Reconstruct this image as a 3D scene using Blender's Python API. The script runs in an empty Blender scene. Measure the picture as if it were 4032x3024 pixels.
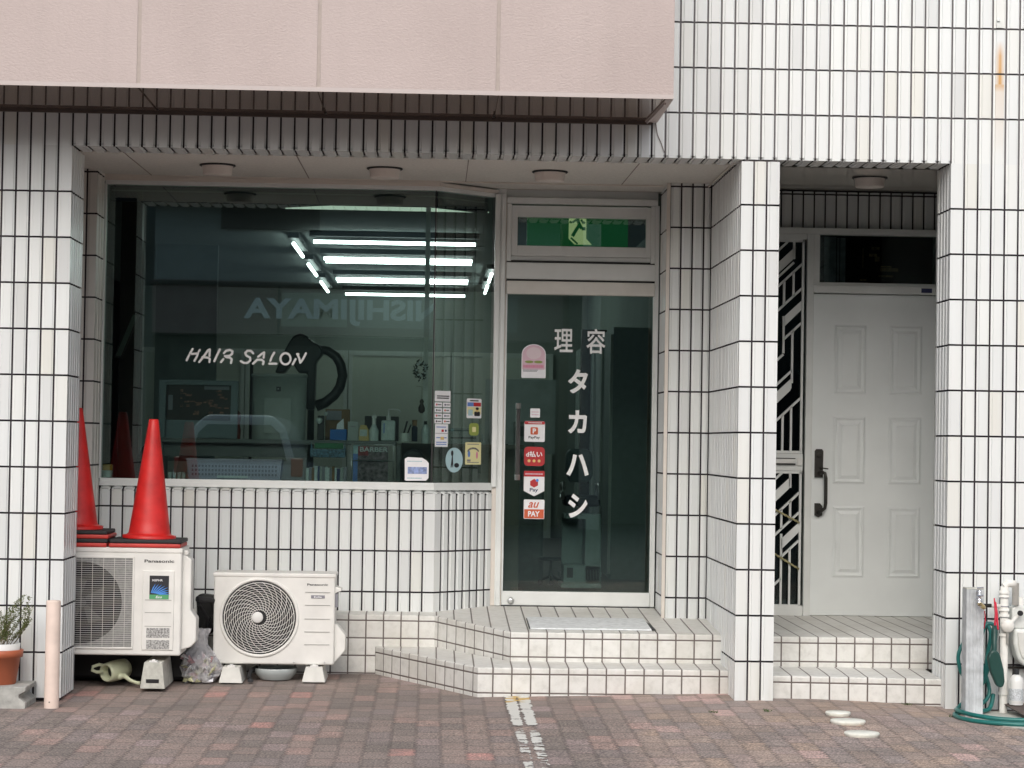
import bpy, bmesh, math, random
from mathutils import Vector, Matrix
random.seed(7)
sc = bpy.context.scene
C = sc.collection
# ------------------------------------------------------------------ camera
def cam_matrix(yaw, pitch, roll, loc):
    B = Matrix(((1,0,0),(0,0,-1),(0,1,0)))
    cy,sy,cp,sp,cr,sr = math.cos(yaw),math.sin(yaw),math.cos(pitch),math.sin(pitch),math.cos(roll),math.sin(roll)
    R = Matrix(((cr,-sr,0),(sr,cr,0),(0,0,1))) @ Matrix(((1,0,0),(0,cp,sp),(0,-sp,cp))) @ Matrix(((cy,0,-sy),(0,1,0),(sy,0,cy))) @ B
    r, d, f = R[0], R[1], R[2]
    M = Matrix(((r[0],-d[0],-f[0],loc[0]),(r[1],-d[1],-f[1],loc[1]),(r[2],-d[2],-f[2],loc[2]),(0,0,0,1)))
    return M
cam = bpy.data.objects.new('camera', bpy.data.cameras.new('camera'))
C.objects.link(cam)
cam.data.sensor_width = 36; cam.data.lens = 80.09
cam.data.clip_end = 500
cam.matrix_world = cam_matrix(.03334, .02564, .0162, (1.8945, -11.78, 1.357))
sc.camera = cam
# ------------------------------------------------------------------ light
SUN_EL, SUN_AZ = math.radians(37), math.radians(188)   # azimuth from +Y clockwise
w = bpy.data.worlds.new('World'); sc.world = w; w.use_nodes = True
nt = w.node_tree; bg = nt.nodes['Background']
sky = nt.nodes.new('ShaderNodeTexSky'); sky.sky_type = 'NISHITA'; sky.sun_disc = False
sky.sun_elevation = SUN_EL; sky.sun_rotation = SUN_AZ; sky.air_density = 1.0; sky.dust_density = 4.0; sky.ozone_density = 1.0
hs = nt.nodes.new('ShaderNodeHueSaturation'); hs.inputs['Saturation'].default_value = .58
nt.links.new(sky.outputs[0], hs.inputs['Color']); nt.links.new(hs.outputs[0], bg.inputs[0])
bg.inputs[1].default_value = .15
sl = bpy.data.lights.new('sun', 'SUN'); sl.energy = .7; sl.angle = math.radians(75); sl.color = (.91, .96, 1)
so = bpy.data.objects.new('sun', sl); C.objects.link(so)
d = Vector((math.sin(SUN_AZ)*math.cos(SUN_EL), math.cos(SUN_AZ)*math.cos(SUN_EL), math.sin(SUN_EL)))
so.rotation_euler = d.to_track_quat('Z', 'Y').to_euler(); so.location = (0, -20, 15)
vs = sc.view_settings
vs.view_transform = 'Standard'; vs.look = 'None'; vs.gamma = 1; vs.use_curve_mapping = False
vs.exposure = .28
sc.cycles.max_bounces = 10; sc.cycles.transparent_max_bounces = 16
sc.cycles.sample_clamp_indirect = 4
sc.cycles.caustics_reflective = False; sc.cycles.caustics_refractive = False

# ------------------------------------------------------------------ helpers
def V(*a): return Vector(a)
ORG = {}
class MB:
    def __init__(s): s.v=[]; s.f=[]; s.m=[]; s.uv=[]; s.sm=[]
    def poly(s, pts, m=0, uv=None, sm=False):
        n=len(s.v); s.v += [Vector(p) for p in pts]; s.f.append(list(range(n,n+len(pts)))); s.m.append(m); s.sm.append(sm)
        s.uv.append(uv or [(0.05,.05)]*len(pts))
    def quv(s, pts, m, o, ud, vd):
        s.poly(pts, m, [((Vector(p)-Vector(o)).dot(ud), (Vector(p)-Vector(o)).dot(vd)) for p in pts])
    def mesh(s, vs, fs, m=0, sm=False):
        n=len(s.v); s.v += [Vector(p) for p in vs]
        for f in fs: s.f.append([n+i for i in f]); s.m.append(m); s.sm.append(sm); s.uv.append([(.05,.05)]*len(f))
    def box(s, x0,x1,y0,y1,z0,z1, m=0):
        v=[(x,y,z) for z in (z0,z1) for y in (y0,y1) for x in (x0,x1)]
        s.mesh(v, [(0,2,3,1),(4,5,7,6),(0,1,5,4),(2,6,7,3),(0,4,6,2),(1,3,7,5)], m); return s
    def prism(s, poly, a, b, m=0, axis='z', sm=False):
        """poly (p,q) extruded from a to b on axis; z: (x,y)  y: (x,z)  x: (y,z)"""
        f={'z':lambda p,t:(p[0],p[1],t),'y':lambda p,t:(p[0],t,p[1]),'x':lambda p,t:(t,p[0],p[1])}[axis]
        n=len(poly); s.mesh([f(p,a) for p in poly]+[f(p,b) for p in poly], [tuple(range(n))[::-1],tuple(range(n,2*n))], m)
        k=len(s.v)-2*n
        for i in range(n):
            j=(i+1)%n; s.f.append([k+i,k+j,k+n+j,k+n+i]); s.m.append(m); s.sm.append(sm); s.uv.append([(.05,.05)]*4)
        return s
    def lathe(s, c, prof, n=24, m=0, axis=(0,0,1), sm=True, cap=True):
        """prof: list of (radius, height along axis)"""
        ax=Vector(axis).normalized(); t=ax.orthogonal().normalized(); b=ax.cross(t); c=Vector(c)
        vs=[c+ax*h+(t*math.cos(2*math.pi*i/n)+b*math.sin(2*math.pi*i/n))*r for r,h in prof for i in range(n)]
        fs=[(k*n+i,k*n+(i+1)%n,(k+1)*n+(i+1)%n,(k+1)*n+i) for k in range(len(prof)-1) for i in range(n)]
        s.mesh(vs, fs, m, sm)
        if cap:
            k=len(s.v)-len(vs)
            for a in (0,len(prof)-1):
                s.f.append([k+a*n+i for i in range(n)]); s.m.append(m); s.sm.append(False); s.uv.append([(.05,.05)]*n)
        return s
    def tube(s, pts, r, n=8, m=0, cap=True):
        pts=[Vector(p) for p in pts]; rr=r if isinstance(r,(list,tuple)) else [r]*len(pts)
        up=None; rings=[]
        for i,p in enumerate(pts):
            a=pts[max(i-1,0)]; b=pts[min(i+1,len(pts)-1)]; t=(b-a).normalized()
            if up is None: up=t.orthogonal().normalized()
            up=(up-t*up.dot(t)); up = up.normalized() if up.length>1e-6 else t.orthogonal().normalized()
            q=t.cross(up); rings.append([p+(up*math.cos(2*math.pi*k/n)+q*math.sin(2*math.pi*k/n))*rr[i] for k in range(n)])
        vs=[p for R in rings for p in R]
        fs=[(k*n+i,k*n+(i+1)%n,(k+1)*n+(i+1)%n,(k+1)*n+i) for k in range(len(pts)-1) for i in range(n)]
        if cap: fs += [tuple(range(n)), tuple(range((len(pts)-1)*n,len(pts)*n))]
        s.mesh(vs, fs, m, True); return s
    def build(s, name, mats, parent=None, bevel=0, label=None, cat=None, group=None, kind=None, origin=None, seg=2):
        me=bpy.data.meshes.new(name)
        o=bpy.data.objects.new(name, me); C.objects.link(o)
        if parent is not None:
            og=ORG[parent.name]; o.parent=parent
        else:
            og=Vector(origin) if origin is not None else Vector((0,0,0))
            if origin is None and kind is None and s.v:
                xs=[v.x for v in s.v]; ys=[v.y for v in s.v]; zs=[v.z for v in s.v]
                og=Vector(((min(xs)+max(xs))/2,(min(ys)+max(ys))/2,min(zs)))
            o.location=og
        ORG[o.name]=og
        me.from_pydata([v-og for v in s.v], [], s.f)
        if not isinstance(mats,(list,tuple)): mats=[mats]
        for m in mats: me.materials.append(m)
        uvl=me.uv_layers.new(name='UVMap')
        i=0
        for p,mm,sm,uv in zip(me.polygons,s.m,s.sm,s.uv):
            p.material_index=mm; p.use_smooth=sm
            for k in range(len(uv)): uvl.data[p.loop_start+k].uv=uv[k]
        if bevel:
            bm=bmesh.new(); bm.from_mesh(me)
            bmesh.ops.remove_doubles(bm, verts=bm.verts, dist=1e-5)
            es=[e for e in bm.edges if len(e.link_faces)==2 and e.calc_face_angle(0)>.5]
            bmesh.ops.bevel(bm, geom=es, offset=bevel, segments=seg, profile=.5, affect='EDGES', clamp_overlap=True)
            bm.to_mesh(me); bm.free()
        if label: o['label']=label
        if cat: o['category']=cat
        if group: o['group']=group
        if kind: o['kind']=kind
        return o
def thing(name, label, cat, loc=(0,0,0), group=None, kind=None):
    o=bpy.data.objects.new(name, None); C.objects.link(o); o.location=loc; o.empty_display_size=.1
    o['label']=label; o['category']=cat
    if group: o['group']=group
    if kind: o['kind']=kind
    ORG[o.name]=Vector(loc); return o
def tag(o, label=None, cat=None, group=None):
    if label: o['label']=label
    if cat: o['category']=cat
    if group: o['group']=group
    return o
_fc={}
def text_mb(txt, x, z, y, h, bold=0, ext=.0004, w=None, slant=0, u=V(1,0,0), n=V(0,-1,0), o=None, center=False, spacing=1):
    """flat lettering in a vertical plane, lower left at (x,z); h = height of capitals"""
    cu=bpy.data.curves.new('t','FONT'); cu.body=txt; cu.size=1; cu.offset=bold; cu.extrude=0; cu.resolution_u=4; cu.space_character=spacing; cu.shear=slant
    ob=bpy.data.objects.new('t',cu); C.objects.link(ob)
    bpy.context.view_layer.update()
    dg=bpy.context.evaluated_depsgraph_get(); me=bpy.data.meshes.new_from_object(ob.evaluated_get(dg))
    mb=MB()
    vs=[v.co.copy() for v in me.vertices]
    if vs:
        x0=min(v.x for v in vs); x1=max(v.x for v in vs); y0=min(v.y for v in vs); y1=max(v.y for v in vs)
        sy=h/(y1-y0); sx=(w/(x1-x0)) if w else sy
        base=V(x,y,z) if o is None else Vector(o)+u*x+V(0,0,1)*z+n*y
        cx=(x1-x0)*sx/2 if center else 0
        pts=[base+u*((v.x-x0)*sx-cx)+V(0,0,1)*((v.y-y0)*sy)+n*ext for v in vs]
        mb.mesh(pts,[tuple(p.vertices) for p in me.polygons])
    C.objects.unlink(ob); bpy.data.objects.remove(ob); bpy.data.curves.remove(cu); bpy.data.meshes.remove(me)
    return mb

# ------------------------------------------------------------------ materials
def newmat(name):
    m=bpy.data.materials.new(name); m.use_nodes=True; t=m.node_tree
    return m, t, t.nodes['Principled BSDF']
def N(t, typ, **k):
    n=t.nodes.new(typ)
    for a,b in k.items():
        if a.startswith('i_'):
            key=a[2:]; key=int(key) if key.isdigit() else key.replace('_',' ')
            n.inputs[key].default_value=b
        else: setattr(n,a,b)
    return n
def L(t,a,b): t.links.new(a,b)
def math_(t, op, a, b=None, c=None):
    n=N(t,'ShaderNodeMath',operation=op)
    for i,x in enumerate((a,b,c)):
        if x is None: continue
        if isinstance(x,(int,float)): n.inputs[i].default_value=x
        else: L(t,x,n.inputs[i])
    return n.outputs[0]
def mix(t, fac, a, b):
    n=N(t,'ShaderNodeMix',data_type='RGBA')
    for s,x in (('Factor',fac),('A',a),('B',b)):
        i=[q for q in n.inputs if q.name==s and (s=='Factor' and q.type=='VALUE' or s!='Factor' and q.type=='RGBA')][0]
        if isinstance(x,(int,float)): i.default_value=x
        elif isinstance(x,tuple): i.default_value=(*x,1) if len(x)==3 else x
        else: L(t,x,i)
    return [q for q in n.outputs if q.type=='RGBA'][0]
def ramp(t, fac, stops, interp='LINEAR'):
    n=N(t,'ShaderNodeValToRGB'); n.color_ramp.interpolation=interp; e=n.color_ramp.elements
    while len(e)<len(stops): e.new(.5)
    for q,(p,c) in zip(e,stops): q.position=p; q.color=(*c,1) if len(c)==3 else c
    L(t,fac,n.inputs[0]); return n.outputs[0]
def mat(name, col, rough=.5, metal=0, var=.06, scale=20, bump=0, bscale=80, spec=.5, coat=0, emit=None, es=1, trans=0):
    m,t,b=newmat(name)
    b.inputs['Roughness'].default_value=rough; b.inputs['Metallic'].default_value=metal
    b.inputs['Specular IOR Level'].default_value=spec; b.inputs['Coat Weight'].default_value=coat
    if trans: b.inputs['Transmission Weight'].default_value=trans
    geo=N(t,'ShaderNodeNewGeometry')
    if var:
        nz=N(t,'ShaderNodeTexNoise',i_Scale=scale,i_Detail=4.0); L(t,geo.outputs['Position'],nz.inputs['Vector'])
        c=ramp(t,nz.outputs[0],[(.3,tuple(x*(1-var*1.5) for x in col)),(.7,tuple(min(1,x*(1+var)) for x in col))]); L(t,c,b.inputs['Base Color'])
    else: b.inputs['Base Color'].default_value=(*col,1)
    if bump:
        nz=N(t,'ShaderNodeTexNoise',i_Scale=bscale,i_Detail=3.0); L(t,geo.outputs['Position'],nz.inputs['Vector'])
        bp=N(t,'ShaderNodeBump',i_Strength=bump,i_Distance=.002); L(t,nz.outputs[0],bp.inputs['Height']); L(t,bp.outputs[0],b.inputs['Normal'])
    if emit: b.inputs['Emission Color'].default_value=(*emit,1); b.inputs['Emission Strength'].default_value=es
    return m

def tile_mat():
    m,t,b=newmat('glazed_tile')
    geo=N(t,'ShaderNodeNewGeometry'); sep=N(t,'ShaderNodeSeparateXYZ'); L(t,geo.outputs['Position'],sep.inputs[0])
    r=geo.outputs['Random Per Island']
    base=ramp(t,r,[(0,(.64,.66,.66)),(.12,(.72,.745,.745)),(.5,(.755,.785,.785)),(.9,(.775,.80,.79)),(1,(.73,.735,.69))])
    mp=N(t,'ShaderNodeMapping'); mp.inputs['Scale'].default_value=(14,14,1.2); L(t,geo.outputs['Position'],mp.inputs[0])
    nz=N(t,'ShaderNodeTexNoise',i_Scale=1.0,i_Detail=5.0,i_Roughness=.6); L(t,mp.outputs[0],nz.inputs['Vector'])
    low=math_(t,'MULTIPLY', ramp(t,sep.outputs['Z'],[(.0,(1,1,1)),(.45,(0,0,0))]), 1.0)
    dirt=math_(t,'MULTIPLY', ramp(t,nz.outputs[0],[(.38,(0,0,0)),(.75,(1,1,1))]), math_(t,'ADD',.10,math_(t,'MULTIPLY',low,.45)))
    c=mix(t,dirt,base,(.50,.46,.38))
    # rust streak under the small anchor on the upper right wall
    dx=math_(t,'ABSOLUTE',math_(t,'SUBTRACT',sep.outputs['X'],4.815))
    wv=math_(t,'LESS_THAN',dx,.024)
    st=ramp(t,math_(t,'SUBTRACT',sep.outputs['Z'],2.9),[(0,(0,0,0)),(.06,(.12,.12,.12)),(.33,(.36,.36,.36)),(.36,(.95,.95,.95)),(.52,(.8,.8,.8)),(.6,(.0,.0,.0))])
    core=ramp(t,math_(t,'MULTIPLY',dx,20.0),[(.0,(1,1,1)),(.25,(.45,.45,.45)),(.5,(.15,.15,.15))])
    hi=math_(t,'GREATER_THAN',sep.outputs['Z'],3.27)
    k=math_(t,'MULTIPLY',math_(t,'MULTIPLY',wv,st), math_(t,'ADD',math_(t,'MULTIPLY',math_(t,'SUBTRACT',1.0,hi),.75), math_(t,'MULTIPLY',hi,math_(t,'MULTIPLY',core,1.2))))
    front=math_(t,'LESS_THAN',math_(t,'ABSOLUTE',sep.outputs['Y']),.03)
    c=mix(t,math_(t,'MULTIPLY',k,front),c,(.60,.33,.10))
    L(t,c,b.inputs['Base Color'])
    b.inputs['Roughness'].default_value=.28; b.inputs['Specular IOR Level'].default_value=.5
    nb=N(t,'ShaderNodeTexNoise',i_Scale=1.6,i_Detail=2.0); L(t,mp.outputs[0],nb.inputs['Vector'])
    bp=N(t,'ShaderNodeBump',i_Strength=.25,i_Distance=.004); L(t,nb.outputs[0],bp.inputs['Height']); L(t,bp.outputs[0],b.inputs['Normal'])
    return m
def grout_mat():
    m,t,b=newmat('grout')
    geo=N(t,'ShaderNodeNewGeometry'); sep=N(t,'ShaderNodeSeparateXYZ'); L(t,geo.outputs['Position'],sep.inputs[0])
    nz=N(t,'ShaderNodeTexNoise',i_Scale=3.0,i_Detail=4.0); L(t,geo.outputs['Position'],nz.inputs['Vector'])
    zz=math_(t,'ADD',sep.outputs['Z'],math_(t,'MULTIPLY',nz.outputs[0],.12))
    k=math_(t,'MULTIPLY', ramp(t,math_(t,'SUBTRACT',zz,2.3),[(.42,(0,0,0)),(.62,(1,1,1))]), math_(t,'GREATER_THAN',sep.outputs['X'],3.0))
    k=math_(t,'MULTIPLY',k,math_(t,'LESS_THAN',sep.outputs['Y'],.03))
    c=mix(t,k,(.030,.024,.030),(.15,.14,.145))
    L(t,c,b.inputs['Base Color']); b.inputs['Roughness'].default_value=.9; return m
def step_mat():
    m,t,b=newmat('step_tile')
    uv=N(t,'ShaderNodeUVMap'); sep=N(t,'ShaderNodeSeparateXYZ'); L(t,uv.outputs[0],sep.inputs[0])
    geo=N(t,'ShaderNodeNewGeometry')
    def g(x):
        f=math_(t,'FRACT',math_(t,'DIVIDE',math_(t,'ADD',x,10.0),.1))
        return math_(t,'MINIMUM',f,math_(t,'SUBTRACT',1.0,f))
    dmin=math_(t,'MINIMUM',g(sep.outputs[0]),g(sep.outputs[1]))
    k=ramp(t,dmin,[(.030,(1,1,1)),(.045,(0,0,0))])
    nz=N(t,'ShaderNodeTexNoise',i_Scale=22.0,i_Detail=6.0,i_Roughness=.65); L(t,geo.outputs['Position'],nz.inputs['Vector'])
    n2=N(t,'ShaderNodeTexNoise',i_Scale=3.5,i_Detail=3.0); L(t,geo.outputs['Position'],n2.inputs['Vector'])
    c=ramp(t,nz.outputs[0],[(.32,(.63,.625,.59)),(.5,(.73,.725,.69)),(.7,(.78,.775,.745))])
    c=mix(t,ramp(t,n2.outputs[0],[(.5,(0,0,0)),(.75,(.4,.4,.4))]),c,(.50,.47,.40))
    cell=N(t,'ShaderNodeTexWhiteNoise'); sn=N(t,'ShaderNodeVectorMath',operation='FLOOR'); sc_=N(t,'ShaderNodeVectorMath',operation='SCALE'); sc_.inputs['Scale'].default_value=10.0
    L(t,uv.outputs[0],sc_.inputs[0]); L(t,sc_.outputs[0],sn.inputs[0]); L(t,sn.outputs[0],cell.inputs['Vector'])
    c=mix(t,math_(t,'MULTIPLY',cell.outputs[0],.16),c,(.36,.35,.33))
    c=mix(t,k,c,(.125,.10,.09))
    L(t,c,b.inputs['Base Color']); b.inputs['Roughness'].default_value=.5
    bp=N(t,'ShaderNodeBump',i_Strength=.6,i_Distance=.003); L(t,ramp(t,dmin,[(.025,(0,0,0)),(.07,(1,1,1))]),bp.inputs['Height']); L(t,bp.outputs[0],b.inputs['Normal'])
    return m
def paver_mat():
    m,t,b=newmat('paving_blocks')
    geo=N(t,'ShaderNodeNewGeometry'); sep=N(t,'ShaderNodeSeparateXYZ'); L(t,geo.outputs['Position'],sep.inputs[0])
    X,Y=sep.outputs[0],sep.outputs[1]
    wob=N(t,'ShaderNodeTexNoise',i_Scale=9.0,i_Detail=2.0); L(t,geo.outputs['Position'],wob.inputs['Vector'])
    ww=math_(t,'MULTIPLY',math_(t,'SUBTRACT',wob.outputs[0],.5),.012)
    tri=math_(t,'PINGPONG',math_(t,'ADD',Y,40.0),.024)     # toothed long edges
    x=math_(t,'DIVIDE',math_(t,'ADD',math_(t,'ADD',X,40.02),math_(t,'ADD',math_(t,'MULTIPLY',math_(t,'SUBTRACT',tri,.012),.8),ww)),.1125)
    col=math_(t,'FLOOR',x)
    odd=math_(t,'MODULO',col,2.0)
    y=math_(t,'ADD',math_(t,'DIVIDE',math_(t,'ADD',math_(t,'ADD',Y,40.06),ww),.225),math_(t,'MULTIPLY',odd,.5))
    row=math_(t,'FLOOR',y)
    cb=N(t,'ShaderNodeCombineXYZ'); L(t,col,cb.inputs[0]); L(t,row,cb.inputs[1])
    wn=N(t,'ShaderNodeTexWhiteNoise'); L(t,cb.outputs[0],wn.inputs['Vector'])
    r=wn.outputs[0]
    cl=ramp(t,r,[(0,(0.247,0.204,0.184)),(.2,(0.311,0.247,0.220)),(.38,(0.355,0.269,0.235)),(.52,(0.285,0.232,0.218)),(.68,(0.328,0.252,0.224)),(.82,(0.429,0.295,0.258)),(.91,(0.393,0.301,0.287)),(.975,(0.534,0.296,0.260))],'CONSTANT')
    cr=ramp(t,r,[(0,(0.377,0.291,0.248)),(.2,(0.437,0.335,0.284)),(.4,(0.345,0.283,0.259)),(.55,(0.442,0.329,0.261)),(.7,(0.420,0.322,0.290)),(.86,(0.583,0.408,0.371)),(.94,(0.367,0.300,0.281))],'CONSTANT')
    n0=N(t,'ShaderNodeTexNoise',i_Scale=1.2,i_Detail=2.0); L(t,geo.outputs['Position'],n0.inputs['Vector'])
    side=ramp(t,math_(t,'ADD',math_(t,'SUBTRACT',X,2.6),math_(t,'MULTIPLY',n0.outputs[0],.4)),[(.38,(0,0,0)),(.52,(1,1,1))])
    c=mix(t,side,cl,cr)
    n5=N(t,'ShaderNodeTexNoise',i_Scale=13.0,i_Detail=5.0,i_Roughness=.7); L(t,geo.outputs['Position'],n5.inputs['Vector'])
    c=mix(t,ramp(t,n5.outputs[0],[(.42,(0,0,0)),(.66,(.55,.55,.55))]),c,(.26,.228,.205))
    n7=N(t,'ShaderNodeTexNoise',i_Scale=2.2,i_Detail=5.0,i_Roughness=.6); L(t,geo.outputs['Position'],n7.inputs['Vector'])
    c=mix(t,ramp(t,n7.outputs[0],[(.45,(0,0,0)),(.72,(.5,.5,.5))]),c,(.155,.137,.122))
    n1=N(t,'ShaderNodeTexNoise',i_Scale=95.0,i_Detail=6.0,i_Roughness=.7); L(t,geo.outputs['Position'],n1.inputs['Vector'])
    near=ramp(t,math_(t,'ADD',math_(t,'MULTIPLY',Y,-1.0),0),[(.35,(.35,.35,.35)),(.8,(1,1,1))])
    mott=ramp(t,n1.outputs[0],[(.40,(.36,.36,.38)),(.5,(.94,.94,.94)),(.60,(1.75,1.7,1.6))])
    mm=N(t,'ShaderNodeMix',data_type='RGBA',blend_type='MULTIPLY')
    I=[q for q in mm.inputs if q.type=='RGBA']; f=[q for q in mm.inputs if q.type=='VALUE'][0]
    L(t,math_(t,'MULTIPLY',near,.8),f); L(t,c,I[0]); L(t,mott,I[1]); c=[q for q in mm.outputs if q.type=='RGBA'][0]
    fx=math_(t,'FRACT',x); fy=math_(t,'FRACT',y)
    dx=math_(t,'MULTIPLY',math_(t,'MINIMUM',fx,math_(t,'SUBTRACT',1.0,fx)),.1125)
    dy=math_(t,'MULTIPLY',math_(t,'MINIMUM',fy,math_(t,'SUBTRACT',1.0,fy)),.225)
    jx=ramp(t,dx,[(.0020,(.9,.9,.9)),(.0042,(0,0,0))]); jy=ramp(t,dy,[(.003,(.55,.55,.55)),(.009,(0,0,0))])
    j=math_(t,'MAXIMUM',jx,jy)
    c=mix(t,j,c,(.052,.044,.040))
    L(t,c,b.inputs['Base Color']); b.inputs['Roughness'].default_value=.85
    hgt=math_(t,'ADD',math_(t,'MULTIPLY',math_(t,'SUBTRACT',1.0,j),1.0),math_(t,'MULTIPLY',n1.outputs[0],.6))
    bp=N(t,'ShaderNodeBump',i_Strength=.7,i_Distance=.004); L(t,hgt,bp.inputs['Height']); L(t,bp.outputs[0],b.inputs['Normal'])
    return m
def stucco_mat():
    m,t,b=newmat('embossed_pink_panel')
    geo=N(t,'ShaderNodeNewGeometry')
    mp=N(t,'ShaderNodeMapping'); mp.inputs['Scale'].default_value=(1,1,1.9); L(t,geo.outputs['Position'],mp.inputs[0])
    n1=N(t,'ShaderNodeTexNoise',i_Scale=55.0,i_Detail=4.0,i_Roughness=.55,i_Distortion=.6); L(t,mp.outputs[0],n1.inputs['Vector'])
    n2=N(t,'ShaderNodeTexNoise',i_Scale=1.4,i_Detail=3.0); L(t,geo.outputs['Position'],n2.inputs['Vector'])
    c=ramp(t,n2.outputs[0],[(.3,(.435,.36,.34)),(.7,(.49,.41,.39))])
    c=mix(t,ramp(t,n1.outputs[0],[(.45,(0,0,0)),(.7,(.22,.22,.22))]),c,(.57,.49,.46))
    mp2=N(t,'ShaderNodeMapping'); mp2.inputs['Scale'].default_value=(9,9,.5); L(t,geo.outputs['Position'],mp2.inputs[0])
    n3=N(t,'ShaderNodeTexNoise',i_Scale=1.0,i_Detail=5.0); L(t,mp2.outputs[0],n3.inputs['Vector'])
    c=mix(t,ramp(t,n3.outputs[0],[(.5,(0,0,0)),(.75,(.30,.30,.30))]),c,(.40,.335,.315))
    L(t,c,b.inputs['Base Color']); b.inputs['Roughness'].default_value=.55
    bp=N(t,'ShaderNodeBump',i_Strength=.55,i_Distance=.004); L(t,n1.outputs[0],bp.inputs['Height']); L(t,bp.outputs[0],b.inputs['Normal'])
    return m
def glass_mat(name, tint, refl=1.0, ior=1.5):
    m=bpy.data.materials.new(name); m.use_nodes=True; t=m.node_tree
    for n in list(t.nodes):
        if n.type!='OUTPUT_MATERIAL': t.nodes.remove(n)
    out=[n for n in t.nodes if n.type=='OUTPUT_MATERIAL'][0]
    tr=N(t,'ShaderNodeBsdfTransparent'); tr.inputs[0].default_value=(*tint,1)
    gl=N(t,'ShaderNodeBsdfGlossy'); gl.inputs['Roughness'].default_value=0.0; gl.inputs[0].default_value=(.86,1,.97,1)
    lw=N(t,'ShaderNodeLayerWeight'); lw.inputs[0].default_value=.5; f0=refl
    frs=math_(t,'ADD',f0,math_(t,'MULTIPLY',math_(t,'POWER',lw.outputs['Facing'],5.0),1-f0))
    geo=N(t,'ShaderNodeNewGeometry'); nz=N(t,'ShaderNodeTexNoise',i_Scale=1.3,i_Detail=1.0); L(t,geo.outputs['Position'],nz.inputs['Vector'])
    bp=N(t,'ShaderNodeBump',i_Strength=.12,i_Distance=.002); L(t,nz.outputs[0],bp.inputs['Height']); L(t,bp.outputs[0],gl.inputs['Normal'])
    mx=N(t,'ShaderNodeMixShader'); L(t,frs,mx.inputs[0]); L(t,tr.outputs[0],mx.inputs[1]); L(t,gl.outputs[0],mx.inputs[2])
    L(t,mx.outputs[0],out.inputs[0]); return m
def paint_line_mat():
    m,t,b=newmat('worn_road_paint')
    geo=N(t,'ShaderNodeNewGeometry'); sep=N(t,'ShaderNodeSeparateXYZ'); L(t,geo.outputs['Position'],sep.inputs[0])
    n1=N(t,'ShaderNodeTexNoise',i_Scale=12.0,i_Detail=8.0,i_Roughness=.7); L(t,geo.outputs['Position'],n1.inputs['Vector'])
    uv=N(t,'ShaderNodeUVMap'); su=N(t,'ShaderNodeSeparateXYZ'); L(t,uv.outputs[0],su.inputs[0])
    ed=math_(t,'MULTIPLY',math_(t,'MINIMUM',su.outputs[0],math_(t,'SUBTRACT',1.0,su.outputs[0])),.9)
    edge=math_(t,'MINIMUM',math_(t,'SUBTRACT',ed,.12),.10)
    bare=math_(t,'MULTIPLY',math_(t,'LESS_THAN',math_(t,'ABSOLUTE',math_(t,'ADD',sep.outputs['Y'],1.02)),.13),.14)
    wear=math_(t,'SUBTRACT',math_(t,'ADD',n1.outputs[0],edge), math_(t,'ADD',bare,math_(t,'MULTIPLY',math_(t,'ADD',math_(t,'MULTIPLY',sep.outputs['Y'],-1.0),.3),.085)))
    pres=ramp(t,wear,[(.40,(0,0,0)),(.43,(1,1,1))])
    n2=N(t,'ShaderNodeTexNoise',i_Scale=10.0,i_Detail=2.0); L(t,geo.outputs['Position'],n2.inputs['Vector'])
    yel=math_(t,'MULTIPLY',ramp(t,n2.outputs[0],[(.5,(0,0,0)),(.6,(1,1,1))]),math_(t,'GREATER_THAN',sep.outputs['Y'],.02))
    L(t,mix(t,yel,(.72,.71,.66),(.60,.40,.12)),b.inputs['Base Color']); b.inputs['Roughness'].default_value=.7
    L(t,pres,b.inputs['Alpha'])
    return m
M={}
M['tile']=tile_mat(); M['grout']=grout_mat(); M['step']=step_mat(); M['paver']=paver_mat(); M['stucco']=stucco_mat()
M['glass']=glass_mat('tinted_window_glass',(.74,.82,.80),.125); M['dglass']=glass_mat('dark_door_glass',(.75,.84,.82),.085); M['bglass']=glass_mat('black_patterned_glass',(.6,.65,.65),.03)
M['alu']=mat('white_aluminium',(.76,.785,.77),.4,0,.04,6)
M['alu_b']=mat('beige_trim',(.70,.65,.59),.5,0,.04,6)
M['steel']=mat('stainless_steel',(.72,.73,.73),.28,.9,.05,30)
M['seal']=mat('dark_sealant',(.02,.02,.022),.6,0,0)
M['soffit']=mat('stippled_soffit_board',(.68,.665,.62),.8,0,.07,70,.4,160)
M['seam']=mat('soffit_seam',(.22,.18,.16),.8,0,0)
def sheen(name,gl,df,fac,rough):
    m=bpy.data.materials.new(name); m.use_nodes=True; t=m.node_tree
    for n in list(t.nodes):
        if n.type!='OUTPUT_MATERIAL': t.nodes.remove(n)
    out=[n for n in t.nodes if n.type=='OUTPUT_MATERIAL'][0]
    g=N(t,'ShaderNodeBsdfGlossy'); g.inputs[0].default_value=(*gl,1); g.inputs['Roughness'].default_value=rough
    d_=N(t,'ShaderNodeBsdfDiffuse'); d_.inputs[0].default_value=(*df,1)
    mx=N(t,'ShaderNodeMixShader'); mx.inputs[0].default_value=fac; L(t,d_.outputs[0],mx.inputs[1]); L(t,g.outputs[0],mx.inputs[2]); L(t,mx.outputs[0],out.inputs[0]); return m
M['gloss_brown']=sheen('glossy_brown_plate',(.74,.67,.62),(.17,.14,.125),.62,0.0)
M['gloss_beige']=sheen('glossy_beige_ceiling',(.86,.84,.80),(.62,.60,.56),.55,0.0)
M['joint']=mat('panel_sealant',(.42,.36,.325),.7,0,.05,30)
M['edge']=mat('panel_edge',(.50,.44,.42),.5,0,.02)
M['white']=mat('white_plastic',(.78,.78,.76),.4,0,.03,8)
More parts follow.
